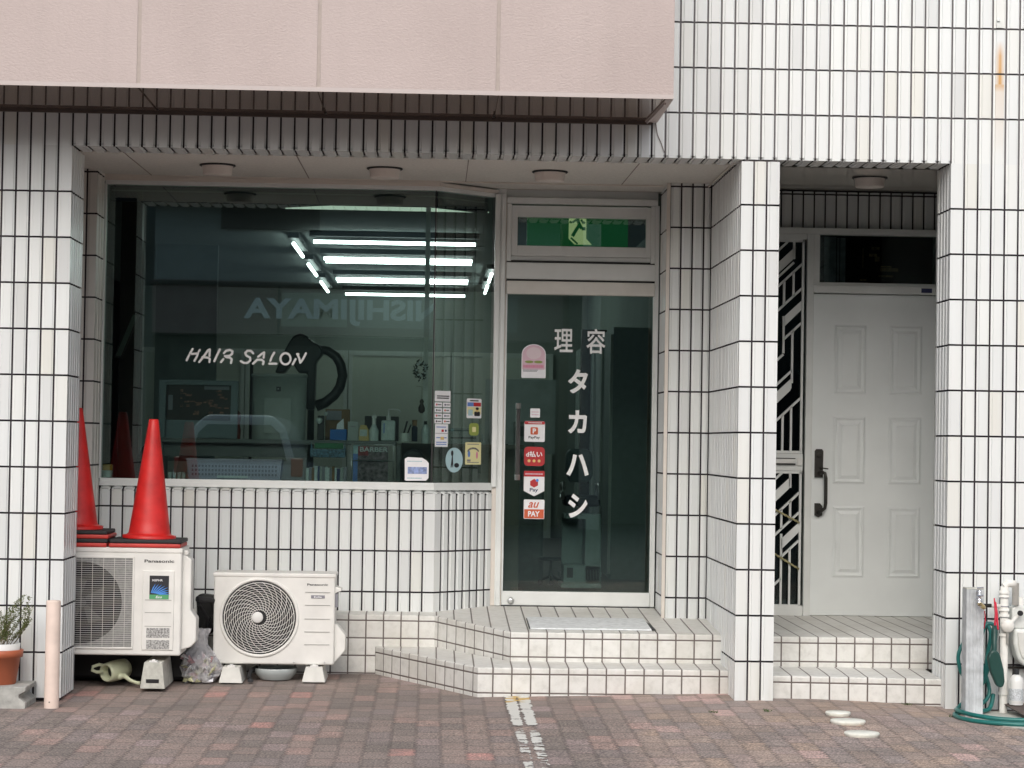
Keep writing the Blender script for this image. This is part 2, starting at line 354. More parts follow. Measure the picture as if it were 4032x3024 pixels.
M['white_d']=mat('weathered_white_plastic',(.66,.66,.62),.5,0,.08,14)
M['ac']=mat('air_conditioner_shell',(.78,.775,.74),.42,0,.05,9)
M['ac_line']=mat('moulded_groove',(.36,.355,.34),.6,0,0)
M['black']=mat('black_plastic',(.012,.012,.014),.45,0,0)
M['dark']=mat('dark_interior_metal',(.03,.032,.033),.6,0,.1,20)
M['fin']=mat('dusty_metal_fins',(.30,.30,.295),.5,.3,.15,60)
M['red']=mat('red_cone_plastic',(.60,.018,.016),.45,0,.16,9,.15,60)
M['red_d']=mat('faded_red_rubber',(.55,.045,.035),.5,0,.1,12)
M['rubber']=mat('black_rubber',(.022,.022,.024),.7,0,.1,30,.2)
M['beige']=mat('beige_post_paint',(.76,.62,.54),.5,0,.06,12,.15,50)
M['conc']=mat('rough_concrete',(.42,.42,.395),.9,0,.18,25,.5,70)
M['conc_l']=mat('pale_concrete',(.52,.52,.47),.85,0,.14,30,.4,80)
M['terra']=mat('terracotta_plastic',(.44,.12,.055),.5,0,.07,15)
M['soil']=mat('soil',(.05,.038,.03),.95,0,.2,50,.6)
M['leaf']=mat('grey_green_leaf',(.10,.125,.03),.6,0,.25,60)
M['twig']=mat('dry_twig',(.20,.16,.10),.7,0,.2,60)
M['can']=mat('pale_green_plastic',(.62,.66,.47),.45,0,.05,12)
M['hose']=mat('green_hose',(.014,.16,.145),.35,0,.1,20)
M['nozzle']=mat('dark_green_plastic',(.012,.06,.05),.4,0,.06,15)
M['pipe']=mat('white_painted_pipe',(.80,.79,.74),.45,0,.06,25)
M['meter']=mat('grey_meter_casting',(.70,.72,.69),.45,0,.08,25)
M['ribbon']=mat('red_vinyl_tie',(.55,.01,.04),.4,0,0)
M['brass']=mat('dull_brass',(.62,.5,.26),.35,.5,0)
M['chrome']=mat('chrome',(.8,.8,.82),.12,1,0)
M['disc']=mat('white_stone_disc',(.80,.80,.72),.7,0,.1,25,.3)
M['tray']=mat('rusty_dark_tray',(.10,.075,.065),.7,0,.2,20)
M['door']=mat('white_painted_door',(.81,.85,.85),.42,0,.035,3,.05,200)
M['handle']=mat('bronze_black_handle',(.045,.042,.038),.35,.4,.1,40)
M['line']=paint_line_mat()
M['letter']=mat('white_vinyl_letter',(.86,.87,.86),.5,0,.02,5)
M['paper']=mat('white_paper',(.86,.86,.88),.6,0,.03,20)
M['s_red']=mat('red_sticker_ink',(.50,.025,.03),.45,0,0)
M['s_ored']=mat('orange_red_ink',(.62,.11,.04),.45,0,0)
M['s_pink']=mat('pink_sticker_ink',(.72,.50,.58),.5,0,0)
M['s_dpink']=mat('deep_pink_ink',(.72,.25,.38),.5,0,0)
M['s_yel']=mat('yellow_sticker_ink',(.76,.72,.38),.5,0,0)
M['s_blue']=mat('pale_blue_ink',(.42,.60,.64),.5,0,0)
M['s_mblue']=mat('mid_blue_ink',(.13,.24,.58),.5,0,0)
M['s_navy']=mat('navy_ink',(.03,.04,.12),.5,0,0)
M['s_green']=mat('olive_green_ink',(.28,.35,.08),.5,0,0)
M['s_black']=mat('black_ink',(.02,.02,.025),.5,0,0)
M['s_grey']=mat('grey_ink',(.25,.25,.28),.5,0,0)
M['s_gold']=mat('gold_ink',(.72,.52,.2),.5,0,0)
M['s_lblue']=mat('feather_blue_ink',(.08,.28,.75),.4,0,0)
M['s_egreen']=mat('label_green_ink',(.10,.36,.16),.4,0,0)
# interior
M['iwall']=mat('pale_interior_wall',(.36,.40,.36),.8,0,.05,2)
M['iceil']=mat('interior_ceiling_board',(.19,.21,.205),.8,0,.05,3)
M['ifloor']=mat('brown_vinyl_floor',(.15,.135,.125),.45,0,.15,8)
M['idark']=mat('dark_brown_wood',(.035,.02,.015),.5,0,.2,20)
M['frost']=mat('frosted_glass_door',(.62,.66,.56),.35,0,.05,2)
M['ifr']=mat('interior_door_frame',(.7,.74,.68),.5,0,.03)
M['counter']=mat('grey_counter',(.14,.15,.145),.5,0,.05)
M['purif']=mat('grey_white_casing',(.34,.38,.36),.45,0,.04)
M['lamp']=mat('fluorescent_tube',(.9,.9,.9),.5,0,0,emit=(.93,1,.97),es=11)
M['light_band']=mat('light_band_glow',(.9,.9,.85),.5,0,0,emit=(.85,1,.8),es=.6)  # emission for the added panel that imitates a band of light
M['egreen']=mat('exit_sign_green',(.0,.17,.04),.5,0,0,emit=(.0,.42,.08),es=.09)
M['eyel']=mat('exit_sign_light',(.6,.7,.35),.5,0,0,emit=(.72,.85,.38),es=.42)
M['navy']=mat('navy_blind_fabric',(.006,.014,.035),.7,0,.1,10)
M['basket']=mat('lilac_plastic_basket',(.42,.40,.50),.5,0,.05)
M['screen']=mat('dark_picture_print',(.03,.018,.014),.3,0,.3,12)
M['bluebox']=mat('blue_tissue_box',(.02,.15,.50),.5,0,.05)
M['card']=mat('brown_cardboard',(.24,.14,.07),.8,0,.08)
M['ycap']=mat('amber_yellow_lid',(.55,.30,.03),.4,0,.05)
M['clear']=mat('pale_clear_plastic',(.6,.68,.66),.3,0,.08,40)
M['silver']=mat('steamer_black_shell',(.012,.014,.016),.3,0,.1)
# street
M['asphalt']=mat('asphalt',(.13,.135,.135),.9,0,.15,15,.3)
M['op_wall']=mat('opposite_pale_wall',(.34,.39,.385),.7,0,.08,.8)
M['op_pink']=mat('opposite_pink_fascia',(.27,.21,.20),.7,0,.06,.8)
M['op_dark']=mat('opposite_dark_trim',(.05,.045,.045),.6,0,.1)
M['op_sign']=mat('opposite_sign_letter',(.82,.93,.96),.4,0,0)
M['op_pane']=mat('opposite_white_pane',(.50,.55,.46),.4,0,.02)
M['op_shut']=mat('opposite_grey_shutter',(.09,.10,.08),.6,0,.06,2)
M['car']=mat('white_car_paint',(.55,.57,.6),.25,0,.02,coat=.6)
M['carglass']=mat('car_glass',(.01,.012,.015),.08,0,0,spec=.8)
M['tail']=mat('red_tail_lamp',(.5,.01,.01),.3,0,0)

TG=[M['grout'],M['tile']]
PU, PV, G = .0713, .237, .0095
Z=V(0,0,1)
def rib(mb, P0, U, W, Nn, ul, vl, pu=PU, pv=PV, u0=0., v0=0., cl=False, cr=False, back=True, g=G):
    """ribbed vertical wall tiles with recessed grout: cells between lines u0+k*pu, v0+k*pv"""
    P0=Vector(P0); U=Vector(U).normalized(); W=Vector(W).normalized(); Nn=Vector(Nn).normalized()
    def lines(o,p,l):
        k=math.ceil((-o)/p-1e-6); r=[]
        while o+k*p < l-1e-4:
            x=o+k*p
            if x>1e-4: r.append(x)
            k+=1
        return [0]+r+[l]
    us=lines(u0,pu,ul); vs_=lines(v0,pv,vl)
    for i in range(len(us)-1):
        a,b=us[i],us[i+1]; La=(i==0 and cl); Lb=(i==len(us)-2 and cr)
        a2=a if La else a+g/2; b2=b if Lb else b-g/2
        w=b2-a2
        if w<.008: continue
        D=.0056
        pr=[(a2,0 if La else -D-.001)]
        if w>.03:
            if not La: pr+=[(a2+.0095,-D),(a2+.0128,0)]
            if not Lb: pr+=[(b2-.0085,0),(b2-.0055,-D)]
        pr+=[(b2,0 if Lb else -D-.001)]
        for j in range(len(vs_)-1):
            c,d_=vs_[j]+(g/2 if j else 0),vs_[j+1]-(g/2 if j<len(vs_)-2 else 0)
            if d_-c<.006: continue
            j1,j2,j3=(random.uniform(-.0007,.0007) for _ in range(3))
            bot=[P0+U*x+W*c+Nn*(h+j1+j3*(x-a2)/w) for x,h in pr]; top=[P0+U*x+W*d_+Nn*(h+j2+j3*(x-a2)/w) for x,h in pr]
            base=[P0+U*a2+W*c-Nn*.0125,P0+U*b2+W*c-Nn*.0125,P0+U*b2+W*d_-Nn*.0125,P0+U*a2+W*d_-Nn*.0125]
            n=len(pr); k=n*2
            vs=bot+top+base
            nb=len(mb.f)
            fs=[(q,q+1,n+q+1,n+q) for q in range(n-1)]
            nf=len(fs)
            if not La: fs.append((k,0,n,k+3))
            if not Lb: fs.append((n-1,k+1,k+2,2*n-1))
            if j: fs.append(tuple([k]+[k+1]+list(range(n-1,-1,-1))))
            fs.append(tuple(list(range(n,2*n))+[k+2,k+3]))
            mb.mesh(vs,fs,1)
            for q in range(nb+nf,len(mb.f)): mb.m[q]=0
    if back:
        q=-Nn*.012
        mb.poly([P0+q,P0+U*ul+q,P0+U*ul+W*vl+q,P0+W*vl+q],0)

# ================================================================== ground and street
def gz(x,y):
    pts=[(-3,-.012),(0,-.008),(2.1,.004),(3.0,.028),(3.5,.043),(4.05,.040),(4.6,.006),(5.4,.004)]
    if x<=pts[0][0]: z=pts[0][1]
    elif x>=pts[-1][0]: z=pts[-1][1]
    else:
        for (a,za),(b,zb) in zip(pts,pts[1:]):
            if a<=x<=b: z=za+(zb-za)*(x-a)/(b-a); break
    k=max(0,min(1,(y+2.5)/2.5)); z*=k
    if y>0: z+= min(y,1.3)*.018
    return z
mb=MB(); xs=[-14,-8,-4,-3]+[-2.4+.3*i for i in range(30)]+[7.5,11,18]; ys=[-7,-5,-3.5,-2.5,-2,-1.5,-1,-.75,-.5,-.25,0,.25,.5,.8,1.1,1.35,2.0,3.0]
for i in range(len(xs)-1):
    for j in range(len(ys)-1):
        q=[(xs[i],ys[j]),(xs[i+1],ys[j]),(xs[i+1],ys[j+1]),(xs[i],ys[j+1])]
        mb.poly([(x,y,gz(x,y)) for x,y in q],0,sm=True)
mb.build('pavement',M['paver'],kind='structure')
mb=MB(); mb.poly([(-150,-150,-.03),(150,-150,-.03),(150,150,-.03),(-150,150,-.03)]); mb.build('ground',M['asphalt'],kind='structure')
mb=MB()
for a,b in ((2.278,2.346),(2.346,2.414)):
    ys_=[.27-.2*i for i in range(14)]
    for y1,y0 in zip(ys_,ys_[1:]):
        mb.poly([(a,y0,gz(a,y0)+.004),(b,y0,gz(b,y0)+.004),(b,y1,gz(b,y1)+.004),(a,y1,gz(a,y1)+.004)],0,[(0,0),(1,0),(1,1),(0,1)])
mb.build('road_marking',M['line'],kind='structure')

# ================================================================== the building
bld=thing('salon_building','white ribbed tile shop building with pink upper balcony and two recessed entrances','building',(0,0,0))
XR=5.62
def pillar(name, x0, x1, y1, top, pu0, cl, cr, sides, lab=None):
    mb=MB()
    rib(mb,(x0,0,0),(1,0,0),Z,(0,-1,0),x1-x0,top,PU,PV,pu0,2.85%PV,cl,cr)
    if 'r' in sides: rib(mb,(x1,0,0),(0,1,0),Z,(1,0,0),y1,top,PU,PV,0,2.85%PV,True,False)
    if 'l' in sides: rib(mb,(x0,y1,0),(0,-1,0),Z,(-1,0,0),y1,top,PU,PV,0,2.85%PV,False,True)
    mb.box(x0+.0125,x1-.0125,.0125,y1,0.0,top+.03,0)
    mb.build(name,TG,bld)
pillar('pillar',-21*PU,0,.43,2.85,0,False,True,'r')
mb=MB()   # middle pier, runs back to the inner wall
rib(mb,(3.465,0,0),(1,0,0),Z,(0,-1,0),.200,2.840,.0672,PV,.0662,2.85%PV,True,True)
rib(mb,(3.465,1.31,0),(0,-1,0),Z,(-1,0,0),1.31,2.862,PU,PV,.03,2.85%PV,False,True)
rib(mb,(3.665,0,0),(0,1,0),Z,(1,0,0),2.0,2.815,PU,PV,0,2.85%PV,True,False)
mb.box(3.4775,3.6525,.0125,2.0,0,2.86,0); mb.build('pillar',TG,bld)
mb=MB()
rib(mb,(4.563,0,0),(1,0,0),Z,(0,-1,0),XR-4.563,2.85,PU,PV,0,2.85%PV,True,False)
rib(mb,(4.563,.34,0),(0,-1,0),Z,(-1,0,0),.34,2.85,.068,PV,0,2.85%PV,False,True)
mb.box(4.5755,XR,.0125,.34,0,2.88,0); mb.build('pillar',TG,bld)
mb=MB()   # upper wall / lintel
rib(mb,(-21*PU,0,2.85),(1,0,0),Z,(0,-1,0),XR+21*PU,1.42,PU,PV,0,0)
rib(mb,(0,0,2.85),(1,0,0),(0,1,0),(0,0,-1),4.563,.26,PU,.5,0,0)
mb.box(-21*PU,XR,.0125,.26,2.8625,4.4,0)
mb.build('upper_wall',TG,bld)
# building mass behind / above
mb=MB(); mb.box(-1.5,XR,.17,14,3.12,6.5); mb.box(XR-.2,XR,.36,14,0,3.12); mb.box(-1.5,-1.3,1.5,14,0,3.12)
mb.build('concrete_frame',M['conc'],bld)
# small anchor on upper right wall
mb=MB(); mb.box(4.792,4.82,-.012,.0,3.565,3.592); mb.lathe((4.803,-.006,3.60),[(.008,0),(.008,.012)],8); mb.build('wall_anchor',M['meter'],bld,bevel=.002)

# balcony
bal=MB()
bal.box(-2.2,3.015,-.7965,-.02,3.052,4.4); balc=bal.build('balcony',M['joint'],bld)
xs=[-2.157,-1.292,-.427,.438,1.303,2.168,3.022]
for a,b in zip(xs,xs[1:]):
    p=MB(); p.box(a+.009 if a>-2 else a,b-.009 if b<3 else b,-.80,-.797,3.056,4.42); p.build('panel',M['stucco'],balc,bevel=.001)
p=MB(); p.box(-2.2,3.0225,-.8004,-.7905,3.0345,3.0562); p.build('drip_edge',M['edge'],balc)
p=MB()
for a,b in zip([-2.2]+xs[2:-1],xs[2:-1]+[3.018]):
    p.box(a+.006,b-.006,-.79,-.004,3.036,3.044)
p.box(-2.2,3.018,-.79,-.004,3.0445,3.0515)
p.build('underside_plate',M['gloss_brown'],balc)
p=MB(); p.box(-2.2,2.99,-.022,-.001,3.018,3.0355); p.build('junction_trim',mat('dark_brown_trim',(.085,.065,.055),.5,0,.1,20),balc)
p=MB(); p.prism([(3.02,-.79),(2.985,-.79),(2.955,-.01),(3.02,-.01)],3.030,3.0355,0); p.tube([(2.992,-.70,3.027),(2.975,-.3,3.025),(2.965,-.05,3.024)],.006,6)
p.build('corner_flashing',M['edge'],balc)
mb=MB(); mb.tube([(3.013,-.004,3.03),(3.022,-.004,2.97),(3.045,-.004,2.92),(3.06,-.004,2.875)],.0022,5); mb.build('hanging_wire',M['seam'],bld)

# soffit
mb=MB(); mb.poly([(-1.5,.262,2.854),(3.465,.262,2.854),(3.465,1.45,2.872),(-1.5,1.45,2.872)]); mb.poly([(1.6,1.45,2.872),(3.3,1.45,2.872),(3.3,1.9,2.872),(1.6,1.9,2.872)])
mb.box(-1.5,3.47,.17,1.9,2.875,3.1)
sof=mb.build('soffit',M['soffit'],bld)
mb=MB()
for x in (.227,1.137,2.047,2.957): mb=MB(); mb.prism([(.262,2.8515),(1.45,2.8695),(1.45,2.872),(.262,2.854)],x-.0022,x+.0022,axis='x'); mb.build('seam',M['seam'],sof)
mb=MB(); mb.box(3.444,3.452,.17,1.3,2.848,2.853); mb.build('edge_trim',M['alu_b'],sof)
mb=MB(); mb.poly([(3.665,.262,2.847),(4.563,.262,2.847),(4.563,2.0,2.925),(3.665,2.0,2.925)]); mb.poly([(4.55,.34,2.851),(5.5,.34,2.851),(5.5,2.0,2.925),(4.55,2.0,2.925)])
mb.box(3.665,5.5,.17,2.3,2.93,3.1)
mb.build('soffit',M['gloss_beige'],bld)

# inner walls: left strip, sill wall, right return
mb=MB()
rib(mb,(-1.3,1.15,0),(1,0,0),Z,(0,-1,0),1.261,2.872,.058,PV,1.261-.058*22,2.85%PV,False,True)
rib(mb,(-.039,1.15,0),(0,1,0),Z,(1,0,0),.30,2.872,.10,PV,.0,2.85%PV,True,False)
mb.box(-1.3,-.0515,1.1625,1.6,0,3.1,0); mb.build('inner_wall',[M['grout'],mat('beige_wall_tile',(.70,.685,.64),.35,0,.05,4)],bld)
mb=MB()
rib(mb,(-.039,1.45,.0),(1,0,0),Z,(0,-1,0),1.939,1.052,.0694,PV,(1.347+.039)%.0694,2.85%PV,False,True)
cd=V(2.245-1.9,1.80-1.45,0); cn=V(cd.y,-cd.x,0).normalized(); cl_=cd.length
rib(mb,(1.9,1.45,.0),cd,Z,cn,cl_,1.052,.0615,PV,.0,2.85%PV,True,False)
# sloping top course
rib(mb,(-.039,1.45,1.054),(1,0,0),(0,.05,.018),(0,-.018,.05),1.939,.052,.0694,.4,(1.347+.039)%.0694,0,False,False)
s2=V(0,.05,.018); rib(mb,V(1.9,1.45,1.054),cd,(-cn*.05+V(0,0,.018)),(cn*.018+V(0,0,.05)),cl_,.052,.0615,.4,0,0)
mb.prism([(-.03,1.463),(1.895,1.463),(2.237,1.813),(2.237,1.95),(1.82,1.95),(1.82,1.62),(-.03,1.62)],0,1.045,0)
mb.build('sill_wall',TG,bld)
mb=MB()
rib(mb,(3.228,1.30,.30),(1,0,0),Z,(0,-1,0),.240,2.57,.0655,PV,.0655*1.0,(2.85-.30)%PV+.0,False,False)
rib(mb,(3.222,1.80,.30),(0,-1,0),Z,(-1,0,0),.49,2.57,.0655,PV,.0,(2.85-.30)%PV,False,False)
mb.box(3.235,3.50,1.3125,1.95,.3,2.87,0); mb.build('inner_wall',TG,bld)
mb=MB(); mb.box(3.208,3.229,1.292,1.306,.33,2.868); mb.build('corner_trim',M['alu_b'],bld,bevel=.002)
# tile band above the right door
mb=MB(); rib(mb,(3.665,2.0,2.692),(1,0,0),Z,(0,-1,0),1.6,.222,.0672,PV,.045,.206); mb.box(3.665,5.4,2.0125,2.2,2.692,2.925,0)
mb.build('tile_band',TG,bld)
mb=MB(); mb.box(4.93,5.1,.34,2.3,0,2.9); mb.build('side_wall',mat('side_render',(.6,.6,.58),.6),bld)

# steps -----------------------------------------------------------
def stepface(mb,a,b,z0a,z1a,z0b,z1b,ug):
    """vertical face from plan point a to b; ug: u of one groove measured from a; first groove .034 below the top"""
    a=V(a[0],a[1],0); b=V(b[0],b[1],0); ud=(b-a).normalized(); l=(b-a).length
    # nose: small rounding at the top
    n=V(ud.y,-ud.x,0)
    r=.008
    for k in range(3):
        t0,t1=k/3*math.pi/2,(k+1)/3*math.pi/2
        def P(p,zt,t): return p-n*(r-r*math.cos(t))+Z*(zt-r+r*math.sin(t))
        pts=[P(a,z1a,t0),P(b,z1b,t0),P(b,z1b,t1),P(a,z1a,t1)]
        mb.poly(pts,0,[(-ug,-.03+.008*k/3),(l-ug,-.03+.008*k/3),(l-ug,-.03+.008*(k+1)/3),(-ug,-.03+.008*(k+1)/3)],sm=True)
    pts=[a+Z*z0a,b+Z*z0b,b+Z*(z1b-r),a+Z*(z1a-r)]
    mb.poly(pts,0,[(-ug,-(z1a-z0a-.034)),(l-ug,-(z1b-z0b-.034)),(l-ug,.026),(-ug,.026)])
def tread(mb,pts,x0,cross=None):
    mb.poly(pts,0,[(p[0]-x0, .05 if cross is None else p[1]-cross) for p in pts])
st=MB()
dd=V(2.141-1.574,.28-1.28,0).normalized(); nn=V(-dd.y,dd.x,0)*-1
e=.008
# lower step
stepface(st,(2.141,.28),(3.47,.28),0,.167,.03,.168,2.221-2.141)
stepface(st,(1.574,1.28),(2.141,.28),.0,.181,0,.167,0.0)
tread(st,[(2.146,.288,.167),(3.47,.288,.168),(3.47,.60,.174),(2.30,.60,.174)],2.221)
tread(st,[(2.146,.288,.167),(2.30,.60,.174),(1.90,1.30,.183),(1.579,1.284,.181)],2.221)
# upper step / landing
stepface(st,(2.319,.58),(3.47,.58),.17,.331,.17,.331,2.4195-2.319)
stepface(st,(1.909,1.28),(2.319,.58),.17,.360,.17,.331,0.04)
LZ=lambda y:.331+(y-.58)*.0424
tread(st,[(x,y,LZ(y)) for x,y in ((2.324,.588),(3.47,.588),(3.47,1.9),(1.8,1.9),(1.8,1.284),(1.916,1.284))],2.4195)
# plinth ledge to the left
stepface(st,(-1.0,1.28),(1.909,1.28),0,.366,0,.361,(1.418+1.0)%.1)
tread(st,[(-1.0,1.288,.366),(1.8,1.288,.3612),(1.8,1.6,.374),(-1.0,1.6,.374)],1.418)
ST=st.build('entrance_steps',M['step'],bld)
st=MB()
stepface(st,(3.667,.10),(4.563,.10),.02,.162,.0,.155,3.7765-3.667)
tread(st,[(3.667,.108,.162),(4.563,.108,.155),(4.563,.56,.170),(3.667,.56,.170)],3.7765)
stepface(st,(3.667,.52),(4.93,.52),.165,.331,.165,.331,3.785-3.667)
tread(st,[(3.667,.528,.331),(4.93,.528,.331),(4.93,2.1,.337),(3.667,2.1,.337)],3.785)
st.build('entrance_steps',M['step'],bld)

# shop window -----------------------------------------------------
def bandp(pts, th, z0, z1, mb, m=0):
    """bar following plan polyline, thickness th towards the inside"""
    pts=[V(p[0],p[1],0) for p in pts]; ns=[]
    for i in range(len(pts)-1):
        dd=(pts[i+1]-pts[i]).normalized(); ns.append(V(-dd.y,dd.x,0))
    inn=[pts[0]+ns[0]*th]
    for i in range(1,len(pts)-1):
        nb=(ns[i-1]+ns[i]).normalized(); inn.append(pts[i]+nb*(th/nb.dot(ns[i])))
    inn.append(pts[-1]+ns[-1]*th)
    mb.prism([(p.x,p.y) for p in pts]+[(p.x,p.y) for p in inn[::-1]],z0,z1,m)
path=[(-.043,1.478),(1.893,1.478),(2.238,1.80)]
wf=MB(); bandp(path,.075,1.070,1.098,wf); bandp([(p[0],p[1]+.008) for p in path],.06,1.098,1.114,wf); bandp(path,.07,2.820,2.842,wf)
wf.box(-.046,-.036,1.470,1.55,1.114,2.82)
win=wf.build('shop_window',M['alu'],bld,bevel=.002)
hb=MB(); bandp([(-.05,1.452),(1.90,1.452),(2.25,1.785)],.09,2.846,2.862,hb); bandp([(-.05,1.446),(1.90,1.446),(3.20,1.446)],.02,2.863,2.872,hb); bandp([(-.05,1.46),(1.90,1.46),(2.25,1.79)],.08,2.842,2.849,hb)
hb.build('head_moulding',M['alu_b'],win)
g=MB(); g.box(-.036,1.872,1.512,1.518,1.10,2.83); g.build('glass_pane',M['glass'],win)
def chp(s,y,z): # point on chamfer pane
    return V(1.884,1.512,0)+V(.345,.322,0).normalized()*s+V(.322,-.345,0).normalized()*y+Z*z
CH_L=.455; cu=V(.345,.322,0).normalized(); cnn=V(.322,-.345,0).normalized()
g=MB(); a,b,c,d_=[chp(s,y,0) for s,y in ((0.006,0),(CH_L,0),(CH_L,-.006),(0.006,-.006))]
g.prism([(p.x,p.y) for p in (a,b,c,d_)],1.10,2.83); g.build('glass_pane',M['glass'],win)
g=MB(); g.box(1.873,1.881,1.509,1.520,1.10,2.83); g.build('silicone_joint',M['seal'],win)
# mullions at the chamfer end
mu=MB(); mu.box(2.232,2.262,1.775,1.86,1.09,2.838); mu.box(2.262,2.272,1.79,1.86,.386,2.838); mu.box(2.270,2.296,1.782,1.86,.386,2.838); mu.build('mullion',M['alu'],win,bevel=.003)
mu=MB(); mu.box(2.296,2.302,1.80,1.85,.386,2.825); mu.box(2.236,2.262,1.80,1.86,.386,1.09); mu.build('mullion',M['alu_b'],win)

# glass door bay --------------------------------------------------
db=MB(); db.box(2.30,3.205,1.785,1.86,2.785,2.822); db.box(3.192,3.215,1.785,1.86,.39,2.785); db.box(2.24,3.21,1.83,1.90,2.8225,2.872); db.box(2.236,2.298,1.798,1.829,2.8395,2.872)
bay=db.build('door_frame',M['alu'],bld,bevel=.002)
t_=MB()
t_.box(2.302,2.330,1.790,1.84,2.44,2.784); t_.box(3.165,3.1915,1.790,1.84,2.44,2.784)
t_.box(2.330,2.366,1.80,1.845,2.475,2.775); t_.box(3.137,3.165,1.80,1.845,2.475,2.775); t_.box(2.366,3.137,1.80,1.845,2.707,2.775); t_.box(2.366,3.137,1.80,1.845,2.475,2.535)
t_.box(2.330,3.165,1.812,1.845,2.446,2.474)
tr=t_.build('transom_window',M['alu'],bay,bevel=.003)
g=MB(); g.box(2.366,3.137,1.824,1.829,2.53,2.71); g.build('glass_pane',M['glass'],tr)
h=MB(); h.box(2.302,3.196,1.782,1.88,2.333,2.432); h.build('header_panel',M['alu'],bay,bevel=.004)
h=MB(); h.box(2.304,3.19,1.800,1.86,2.432,2.446); h.box(2.304,3.192,1.795,1.88,2.318,2.3335); h.build('shadow_gap',M['seal'],bay)
h=MB(); h.box(2.304,3.192,1.772,1.86,2.243,2.321); h.build('door_head',mat('painted_door_head',(.74,.72,.67),.5,0,.06,8),bay,bevel=.004)
gd=MB(); gd.box(2.303,3.191,1.80,1.845,.388,.472); gdo=gd.build('glass_door',M['alu'],bay,bevel=.005)
g=MB(); g.box(2.312,3.186,1.818,1.828,.46,2.25); g.build('glass_pane',M['dglass'],gdo)
g=MB(); g.box(2.303,2.312,1.80,1.84,.472,2.243); g.box(3.186,3.192,1.80,1.84,.472,2.243); g.build('door_edge',M['alu'],gdo)
g=MB(); g.box(2.305,3.190,1.80,1.85,.3865,.3875); g.box(2.303,3.19,1.796,1.842,.374,.387); g.build('threshold_gap',M['seal'],gdo)
g=MB(); g.lathe((2.360,1.80,.417),[(.020,0),(.020,-.012),(.015,-.02),(.006,-.022)],20,axis=(0,1,0)); g.build('floor_lock',M['steel'],gdo)
hd=MB(); hd.tube([(2.387,1.765,1.16),(2.387,1.765,1.565)],.0125,14)
hdo=hd.build('pull_handle',mat('smoked_acrylic',(.10,.10,.10),.12,.3,0),gdo)
for z in (1.150,1.575):
    g=MB(); g.tube([(2.387,1.765,z-.016),(2.387,1.765,z+.016)],.0155,14); g.tube([(2.387,1.765,z),(2.387,1.82,z)],.007,8); g.build('handle_cap',M['steel'],hdo)

# right entrance: sidelight grille, door, transom ------------------
en=MB(); en.box(3.665,5.0,1.95,2.05,2.652,2.690); en.box(4.134,4.176,1.955,2.05,.337,2.652); en.box(3.665,4.134,1.965,2.05,.337,.398); en.box(3.665,4.134,1.965,2.05,2.618,2.652)
en.box(4.174,5.0,1.945,2.05,2.297,2.343); en.box(4.174,4.212,1.965,2.05,2.343,2.652); en.box(4.212,5.0,1.97,2.05,2.343,2.361)
ent=en.build('entrance_frame',M['alu'],bld,bevel=.003)
g=MB(); g.box(4.212,5.0,2.02,2.026,2.36,2.652); g.build('transom_glass',M['bglass'],ent)
g=MB(); g.box(3.665,4.134,2.005,2.011,.398,2.618); g.build('sidelight_glass',M['bglass'],ent)
g=MB(); g.box(3.665,5.0,2.10,2.12,.34,2.69); g.build('backing_panel',mat('black_backing',(.004,.004,.004),.9,0,0),ent)
g=MB(); g.box(4.252,4.325,2.045,2.048,2.364,2.645); g.box(4.33,4.345,2.045,2.048,2.37,2.64); g.box(4.350,4.383,2.045,2.048,2.364,2.640); g.build('paper_sheet',mat('grey_paper_behind_glass',(.30,.34,.36),.8,0,.25,18),ent)
g=MB()
for x,z,a,b in ((4.53,2.53,.05,.018),(4.60,2.44,.11,.022),(4.565,2.50,.03,.03),(4.59,2.405,.09,.012),(4.475,2.38,.04,.01),(4.545,2.57,.05,.02),(4.49,2.46,.006,.12),(4.60,2.466,.07,.008)): MB().box(x,x+a,2.06,2.062,z,z+b).build('shelf_ornament',mat('dim_gold_ornament',(.30,.21,.09),.6,0,.5,60) if 'dim_gold_ornament' not in bpy.data.materials else bpy.data.materials['dim_gold_ornament'],ent)
g=MB(); g.box(4.83,4.895,1.9425,1.944,2.305,2.332); g.build('lock_plate',M['s_navy'],ent)
dl=MB(); dl.box(4.178,5.0,2.0,2.04,.339,2.292)
door=dl.build('panel_door',M['door'],ent,bevel=.002)
def rpanel(mb,x0,x1,z0,z1,y):
    R=[(0,0),(.006,-.003),(.014,-.008),(.022,-.003),(.030,-.001),(.052,-.011),(.056,-.009),(.058,-.0095)]
    rings=[[(x0+o,y+q,z0+o),(x1-o,y+q,z0+o),(x1-o,y+q,z1-o),(x0+o,y+q,z1-o)] for o,q in R]
    for a,b in zip(rings,rings[1:]):
        for i in range(4): j=(i+1)%4; mb.poly([a[i],a[j],b[j],b[i]])
    mb.poly(rings[-1])
for z0,z1 in ((1.684,2.104),(1.138,1.548),(.570,1.005)):
    for x0,x1 in ((4.312,4.510),(4.648,4.852)):
        p=MB(); rpanel(p,x0,x1,z0,z1,1.9995); p.build('raised_panel',M['door'],door)
h=MB(); h.prism([(4.200,1.175),(4.250,1.175),(4.252,1.335),(4.243,1.347),(4.209,1.347),(4.200,1.335)],1.985,2.0,axis='y'); h.prism([(4.203,.945),(4.225,.933),(4.250,.945),(4.250,1.0),(4.235,1.018),(4.203,1.018)],1.985,2.0,axis='y')
h.tube([(4.228,1.985,1.20),(4.236,1.955,1.208),(4.257,1.945,1.20),(4.262,1.943,1.17),(4.262,1.943,1.02),(4.258,1.945,.99),(4.24,1.96,.975),(4.228,1.985,.965)],[.014,.012,.010,.0105,.0105,.010,.012,.014],10)
